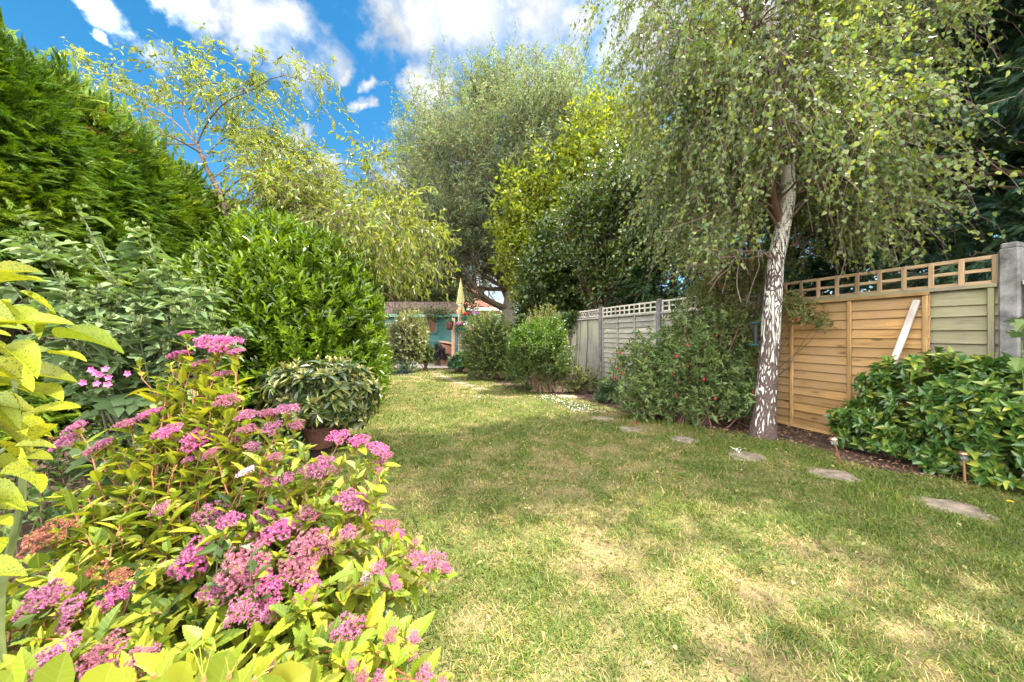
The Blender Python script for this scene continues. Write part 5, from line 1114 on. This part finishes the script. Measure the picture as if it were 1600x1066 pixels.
# --- spotted aucuba at the left edge
M_AUC = leaf_mat('aucuba_leaf', [(.22, .24, .012), (.31, .3, .014), (.15, .2, .018)], .38, .5, .18, (1.1, 1.05, .5), speck=(.07, .12, .012, 300., .72), vein=(.2, .25, .03, .5))
def aucuba():
    r = R(131); b = np.array([-1.5, .95, 0]); th = thing('aucuba', b, 'yellow speckled laurel with large pointed leaves at the left edge', 'shrub')
    # tip pixel, root pixel, depths
    lv = [((70, 423), (-20, 445), .86), ((45, 408), (-15, 435), .95), ((98, 488), (30, 455), .84), ((112, 492), (-5, 510), .80), ((50, 528), (88, 486), .83), ((192, 524), (88, 528), .86), ((140, 556), (76, 552), .84), ((112, 574), (8, 590), .80), ((112, 582), (10, 580), .86), ((100, 608), (40, 612), .84), ((126, 630), (40, 646), .80), ((90, 650), (50, 690), .82), ((85, 690), (20, 700), .84), ((96, 748), (0, 740), .82), ((82, 708), (10, 718), .9), ((28, 770), (-30, 776), .78), ((20, 812), (-30, 818), .8), ((60, 600), (-20, 560), .82), ((30, 660), (-20, 620), .8), ((60, 640), (0, 640), .9), ((75, 540), (10, 560), .88), ((15, 500), (-40, 470), .82), ((30, 560), (-30, 530), .86), ((55, 730), (-10, 690), .86), ((40, 620), (-30, 640), .84), ((60, 690), (-20, 660), .92), ((20, 460), (-50, 480), .9), ((80, 510), (0, 480), .92), ((45, 590), (-40, 590), .95), ((35, 710), (-30, 740), .92), ((70, 670), (10, 660), .95), ((40, 780), (-40, 800), .88), ((30, 880), (-40, 900), .8), ((-60, 500), (-120, 520), .9), ((-80, 600), (-130, 600), .9), ((-70, 700), (-140, 690), .9), ((65, 560), (0, 545), .78)]
    P = np.array([W(*q, Y+r.normal(.02, .03)) for t_, q, Y in lv]); Tp = np.array([W(*t_, Y+r.normal(0, .05)) for t_, q, Y in lv]); D = Tp-P; L = np.linalg.norm(D, axis=1); n = len(P)
    N = unit(UP*.9+np.array([.1, -.2, .3])+r.normal(0, .38, (n, 3)))
    ch = [leaves(P, D, N, L*.95, np.clip(L*.36, .025, .052), T_AUC, 4, r.uniform(.6, 2.2, n))]
    m = 46; Y = r.uniform(.9, 1.1, m); Q = np.array([W(r.uniform(-160, 20), r.uniform(430, 850), y) for y in Y]); ch.append(leaves(Q, np.stack([r.normal(.7, .5, m), r.normal(-.2, .6, m), r.normal(-.05, .3, m)], 1), UP+r.normal(0, .4, (m, 3)), r.uniform(.1, .15, m), .055, T_AUC, 5))
    build('leaves', ch, M_AUC, th)
    cs = [poly([b+[dx, dy, 0], b+[dx*1.2, dy-.03, .45], b+[dx*1.4+.1, dy-.06, .8], W(u, v, .9)], 12) for dx, dy, u, v in ((.0, 0, -30, 450), (.05, .05, 20, 560), (-.05, .03, -30, 640), (.02, -.06, 10, 700), (.06, -.02, -20, 790))]
    build('stems', tubes(np.array(cs), np.linspace(.012, .005, 12)[None]*np.ones((5, 1)), 7), GREEN_STEM, th)
aucuba()

# --- pink spiraea
M_SPI = leaf_mat('spiraea_leaf', [(.11, .17, .015), (.16, .22, .016), (.23, .26, .02), (.3, .29, .022), (.09, .15, .025)], .42, .5, .3, (1.15, 1.1, .4), vein=(.42, .4, .09, .35))
REDST = plain('red_brown_stem', (.22, .075, .035), .6, .4, 0, .2, 30)
def fl_mat(name, cols): return leaf_mat(name, cols, .3, .6, .2, (1, .75, .9))
HM = {'p': fl_mat('spiraea_pink', [(.33, .06, .18), (.45, .13, .27), (.6, .32, .45)]), 'm': fl_mat('spiraea_magenta', [(.42, .04, .22), (.52, .1, .3), (.64, .3, .46)]), 'd': fl_mat('spiraea_dusty', [(.29, .06, .13), (.38, .12, .19), (.5, .26, .32)]),
      'o': fl_mat('spiraea_faded', [(.24, .08, .04), (.36, .15, .09), (.45, .2, .15)]), 'w': fl_mat('spiraea_pale', [(.55, .4, .5), (.7, .6, .66)])}
HEADS = [(340, 540, 75, 'm'), (368, 553, 32, 'p'), (290, 523, 26, 'm'), (279, 557, 38, 'm'), (314, 571, 34, 'd'), (346, 587, 34, 'd'), (355, 628, 44, 'd'), (236, 649, 42, 'm'), (199, 664, 42, 'd'), (263, 677, 46, 'm'), (313, 690, 62, 'm'), (358, 690, 50, 'p'), (395, 699, 30, 'p'), (449, 642, 46, 'p'), (422, 648, 40, 'd'), (384, 651, 40, 'p'), (427, 670, 36, 'p'), (463, 665, 32, 'd'), (385, 673, 34, 'd'), (530, 684, 40, 'm'), (111, 688, 50, 'p'), (118, 669, 34, 'p'), (165, 693, 28, 'p'), (590, 703, 46, 'm'), (561, 691, 40, 'm'), (603, 713, 26, 'p'),
         (252, 796, 26, 'p'), (331, 808, 46, 'p'), (358, 815, 34, 'm'), (419, 805, 40, 'p'), (397, 838, 56, 'p'), (436, 834, 50, 'm'), (304, 876, 64, 'm'), (383, 884, 72, 'd'), (351, 922, 56, 'p'), (399, 904, 42, 'm'), (421, 920, 50, 'm'), (419, 955, 44, 'p'), (377, 955, 44, 'p'), (484, 849, 54, 'd'), (468, 888, 58, 'd'), (484, 922, 38, 'm'), (509, 853, 34, 'd'), (345, 855, 32, 'd'), (71, 938, 58, 'p'), (111, 960, 48, 'p'), (135, 916, 72, 'o'), (183, 905, 44, 'o'), (186, 933, 48, 'm'), (81, 841, 66, 'o'), (95, 1021, 52, 'p'), (62, 1046, 48, 'p'), (162, 1032, 62, 'd'), (216, 1034, 48, 'p'), (331, 709, 32, 'd'), (297, 720, 26, 'p'), (507, 731, 56, 'p'), (482, 738, 34, 'd'), (533, 778, 32, 'p'), (486, 804, 36, 'd'), (419, 754, 36, 'd'), (385, 739, 34, 'w'),
         (594, 722, 28, 'p'), (596, 737, 24, 'd'), (550, 785, 44, 'p'), (568, 789, 30, 'p'), (591, 820, 22, 'p'), (610, 825, 28, 'd'), (623, 836, 22, 'm'), (543, 834, 28, 'p'), (648, 849, 18, 'd'), (650, 873, 30, 'p'), (677, 879, 38, 'p'), (697, 889, 20, 'm'), (592, 888, 26, 'p'), (609, 906, 24, 'm'), (620, 916, 18, 'p'), (576, 902, 24, 'w'), (541, 987, 50, 'p'), (611, 994, 24, 'd'), (646, 997, 24, 'p'), (640, 1019, 22, 'm'), (550, 1040, 18, 'p'), (565, 1060, 24, 'd'), (593, 1060, 22, 'p'), (664, 1054, 30, 'p'), (692, 1066, 18, 'p'), (420, 1041, 18, 'd'), (150, 705, 34, 'd'), (430, 715, 30, 'd'), (450, 748, 28, 'p')]
def head_protos():
    """flat topped clusters of tiny five petalled flowers, one unit across, opening towards +Z"""
    out = {}
    for key, mat in HM.items():
        for v in range(3):
            r = R(500+v); k = 9; a = np.arange(k)*2.4+r.uniform(0, 3); q = .42*np.sqrt((np.arange(k)+.3)/k); cl = np.stack([np.cos(a)*q, np.sin(a)*q, .12-.45*q**2+r.normal(0, .03, k)], 1); P, O = [], []
            for c in cl:
                m = 30; d = rdir(r, m*2); d = d[d[:, 2] > -.15][:m]; P.append(c+d*np.array([.15, .15, .12])*r.uniform(.8, 1.1, (len(d), 1))); O.append(unit(d+UP*.4))
            P, O = np.vstack(P), np.vstack(O); n = len(P); rn = r.random(n); e1 = unit(np.cross(O, r.normal(size=(n, 3)))); e2 = np.cross(O, e1); aa = np.arange(5)/5*6.283
            D = np.cos(aa)[None, :, None]*e1[:, None]+np.sin(aa)[None, :, None]*e2[:, None]+O[:, None]*.35
            ch = [leaves(np.repeat(P, 5, 0), D.reshape(-1, 3), np.repeat(O, 5, 0), .036, .034, T_DIA, 3, rnd=np.clip(np.repeat(rn, 5)*.8, 0, 1))]
            sd = unit(np.repeat(O, 7, 0)+r.normal(0, .5, (7*n, 3))); ch.append(leaves(np.repeat(P, 7, 0)+sd*.008, sd, np.repeat(e1, 7, 0), .062, .007, T_DIA, 4, rnd=np.repeat(.5+.5*r.random(n), 7)))
            st = tubes(np.stack([np.tile([0, 0, -.5], (k, 1)), cl*.5+[0, 0, -.16], cl-[0, 0, .02]], 1), np.full((k, 3), .012), 4)
            o = build('flower_head', ch+[(V, f, A, 1) for V, f, A in st], [mat, REDST]); out[(key, v)] = o
    return out
def spiraea():
    r = R(141); b = np.array([-1.25, 1.35, 0.]); th = thing('spiraea_bush', b, 'golden leaved spiraea bush covered in flat pink flower heads in the foreground', 'bush')
    dep = lambda v: .88+(1050-v)*.0019
    tips, dirs = [], []; pr = head_protos(); first = set()
    for i, (u, v, w, k) in enumerate(HEADS):
        Y = dep(v)+r.normal(0, .03)+max(0, (u-450))*.0002; p = W(u, v, Y); ax = unit(UP*1.+np.array([.35*(p[0]-b[0]), .35*(p[1]-b[1])-.35, 0])+r.normal(0, .15, 3)); tips.append(p); dirs.append(ax)
    tips, dirs = np.array(tips), np.array(dirs); n = len(tips)
    # leafy shoots without heads fill the bush
    m = 270; U = r.uniform(-60, 640, m); Vv = r.uniform(600, 1110, m); top = np.interp(U, [-60, 0, 60, 150, 220, 320, 360, 420, 560, 600, 640], [900, 850, 800, 690, 660, 590, 590, 690, 720, 800, 960]); k = Vv > top; U, Vv = U[k], Vv[k]
    ex = [(335, 560), (300, 600), (325, 610), (240, 690), (210, 740), (240, 720), (200, 760), (190, 810), (150, 850), (120, 880), (225, 690), (330, 640), (355, 600), (290, 640), (300, 570), (450, 690), (475, 700), (540, 720), (560, 730), (505, 790), (600, 740), (590, 770), (240, 800), (270, 770), (225, 900), (280, 880), (330, 870), (40, 880), (20, 960), (150, 990), (220, 960), (320, 1000)]+[(r.uniform(215, 385), r.uniform(565, 690)) for _ in range(46)]
    U = np.r_[U, [e[0] for e in ex]]; Vv = np.r_[Vv, [e[1] for e in ex]]; m = len(U)
    ft = np.array([W(u, v, dep(v)+(abs(r.normal(.02, .1)) if i < m-len(ex) else 0.)) for i, (u, v) in enumerate(zip(U, Vv))]); kz = ft[:, 2] > .1; ft = ft[kz]
    at = np.vstack([tips-dirs*np.array([w/F*.85*.42 for (_, _, w, _) in HEADS])[:, None], ft]); na = len(at)
    s = b+np.concatenate([r.normal(0, .2, (na, 2)), np.zeros((na, 1))], 1); s[:, :2] = s[:, :2]*.55+at[:, :2]*.45; mid = s*.4+at*.6; mid[:, 2] = at[:, 2]*r.uniform(.5, .72, na); mid[:, :2] = s[:, :2]*.62+at[:, :2]*.38
    t = np.linspace(0, 1, 12)[None, :, None]; cv = s[:, None]*(1-t)**2+2*mid[:, None]*t*(1-t)+at[:, None]*t**2; cv[:, 1:-1] += r.normal(0, .006, cv[:, 1:-1].shape)
    build('stems', tubes(cv, np.linspace(.0045, .0018, 12)[None]*np.ones((na, 1)), 6), REDST, th)
    k = 17; P, T = on_twigs(cv, k, r, .22); tt = np.tile(.22+.78*(np.arange(k)+.5)/k, na); q = len(P); ph = np.tile(np.arange(k)*2.4, na)+np.repeat(r.uniform(0, 6.28, na), k); e1 = unit(np.cross(T, [.1, .2, 1.])); e2 = np.cross(T, e1)
    D = unit(T*.55+np.cos(ph)[:, None]*e1+np.sin(ph)[:, None]*e2+UP*.12+r.normal(0, .15, (q, 3))); N = unit(UP+T*.4+r.normal(0, .22, (q, 3))-D*.1)
    L = r.uniform(.045, .11, q)*(1.05-.35*np.abs(tt-.6)); kk = P[:, 2] > .04
    keep = kk & ~((P[:, 1] < .62))
    build('leaves', [leaves(P[keep], D[keep], N[keep], L[keep], L[keep]*r.uniform(.34, .54, keep.sum()), T_SER, 6, r.uniform(.2, 1.5, keep.sum()))], M_SPI, th)
    # rosette of small leaves under every head and growing tip
    Q = np.repeat(cv[:, -1], 6, 0); TT = np.repeat(unit(cv[:, -1]-cv[:, -2]), 6, 0); d = unit(TT*.9+rdir(r, len(Q))*.9); build('tip_leaves', [leaves(Q-TT*r.uniform(0, .03, (len(Q), 1)), d, UP+TT*.5+r.normal(0, .3, Q.shape), r.uniform(.022, .05, len(Q)), r.uniform(.01, .02, len(Q)), T_HI, 8)], M_SPI, th)
    for i, (u, v, w, kx) in enumerate(HEADS):
        key = (kx, i % 3); src = pr[key]
        o = src if key not in first else src.copy()
        if key in first: C.objects.link(o)
        first.add(key); o.parent = th; size = w/F*tips[i][1]*(.84 if v < 780 else 1.06)
        o.location = Vector(tips[i]-b); z = dirs[i]; x = unit(np.cross(z, [0, 1, .1])); y = np.cross(z, x); a = r.uniform(0, 6.28); x, y = x*math.cos(a)+y*math.sin(a), y*math.cos(a)-x*math.sin(a)
        from mathutils import Matrix
        o.rotation_euler = Matrix(np.stack([x, y, z], 1).tolist()).to_euler(); o.scale = (size, size*.92, size*r.uniform(.85, 1.1))
    for key, o in pr.items():
        if key not in first: bpy.data.objects.remove(o)
    return th
spiraea()
# greenery low under the spiraea so the bed is filled
def underplant():
    r = R(151); b = np.array([-1.6, 2., 0]); th = thing('leafy_underplanting', b, 'tangle of small green leaves low between the spiraea and the mallow', 'plant')
    n = 460; Y = r.uniform(1.05, 3.6, n); u = r.uniform(-120, 470, n); P = np.stack([(u-800)/F*Y, Y, r.uniform(.05, .55, n)*np.clip(1.25-.15*Y, .5, 1)], 1); k = ~inside(P[:, 0], P[:, 1], LAWN); P = P[k]; n = len(P)
    S = unit(UP+r.normal(0, .5, (n, 3))); build('foliage', [shoots(P, S, .22, 9, .06, .03, T_MID, r, 1.1, 0, 1.)], leaf_mat('under_leaf', [(.03, .06, .015), (.05, .09, .02), (.09, .13, .03)], .35, .45, .35), th)
    q = P.copy(); q[:, 2] = 0; build('stems', tubes(curve(q+r.normal(0, .04, q.shape)*[1, 1, 0], P-S*.02, .0, 5, r, .015), np.full((n, 5), .002), 3), TWIG, th)
underplant()
def rue():
    r = R(152); b = G(600, 1010)*1.; b[2] = 0; Y = 1.17; c = W(598, 1000, Y); th = thing('rue_plant', (c[0], c[1], 0), 'small blue grey feathery plant tucked under the spiraea sprays', 'plant')
    P, o = shell(c-UP*.02, (.11, .1, .13), 90, r, .3, 1, .15, .02, -.7); S = unit(o+UP*.6); build('foliage', [shoots(P, S, .06, 9, .02, .012, T_OVA, r, 1.1)], leaf_mat('rue_leaf', [(.1, .17, .12), (.15, .22, .16)], .3, .6, .2), th)
    build('stems', stems_to((c[0], c[1], 0), P[:30], r, .003, .001, 5, 0, .02), GREEN_STEM, th)
rue()
# honeysuckle like shoots with big rounded leaves at the very bottom
def honeysuckle():
    r = R(153); b = np.array([-.78, .78, 0]); th = thing('honeysuckle', b, 'big oval pale green leaves with long thin stamens at the bottom edge', 'plant')
    lv = [((95, 1026), (75, 1120), .74, .34), ((168, 1042), (150, 1110), .72, .5), ((290, 1040), (270, 1100), .74, .5), ((352, 1024), (330, 1120), .72, .42), ((405, 1060), (440, 1110), .72, .5), ((480, 1052), (420, 1090), .74, .5), ((10, 1055), (-10, 1110), .72, .5), ((250, 1062), (240, 1110), .7, .5)]
    P = np.array([W(*q, Y+.02) for t_, q, Y, w in lv]); Tp = np.array([W(*t_, Y) for t_, q, Y, w in lv]); L = np.linalg.norm(Tp-P, axis=1); n = len(P); N = unit(np.array([0, -1, .55])+r.normal(0, .25, (n, 3)))
    build('leaves', [leaves(P, Tp-P, N, L, L*np.array([w*1.5 for *_, w in lv]), tpl([0, .08, .25, .5, .75, .92, 1], [.08, .55, .9, 1, .85, .45, 0], .3, -.2), 4, .6)], leaf_mat('honeysuckle_leaf', [(.2, .26, .025), (.3, .33, .03), (.36, .34, .04)], .4, .4, .4, vein=(.42, .42, .12, .2)), th)
    cs = [poly([b+[r.normal(0, .03), r.normal(0, .03), 0], (b+p)/2+[0, 0, .05], p], 8) for p in P]; build('stems', tubes(np.array(cs), np.full((n, 8), .003), 5), GREEN_STEM, th)
    SM, OB = leaf_mat('stamen', [(.5, .45, .08), (.55, .5, .1)], .2), plain('orange_brown', (.3, .12, .04), .6)
    for c0, es in (((240, 1058), ((210, 1037), (222, 1040))), ((318, 1062), ((312, 1012), (300, 1012), (336, 1000))), ((358, 1056), ((352, 1026), (400, 1006), (382, 1022))), ((398, 1064), ((428, 1040), (420, 1050)))):
        fb = build('flower_base', lathe([(.0, -.012), (.005, -.004), (.004, .006), (.0, .012)], W(*c0, .72), 8), OB, th)
        for e in es: a, z = W(*c0, .72), W(*e, .70); build('stamen', tubes(np.array([a, a*.5+z*.5+UP*.004, z]), .0011, 4), SM, fb)
honeysuckle()
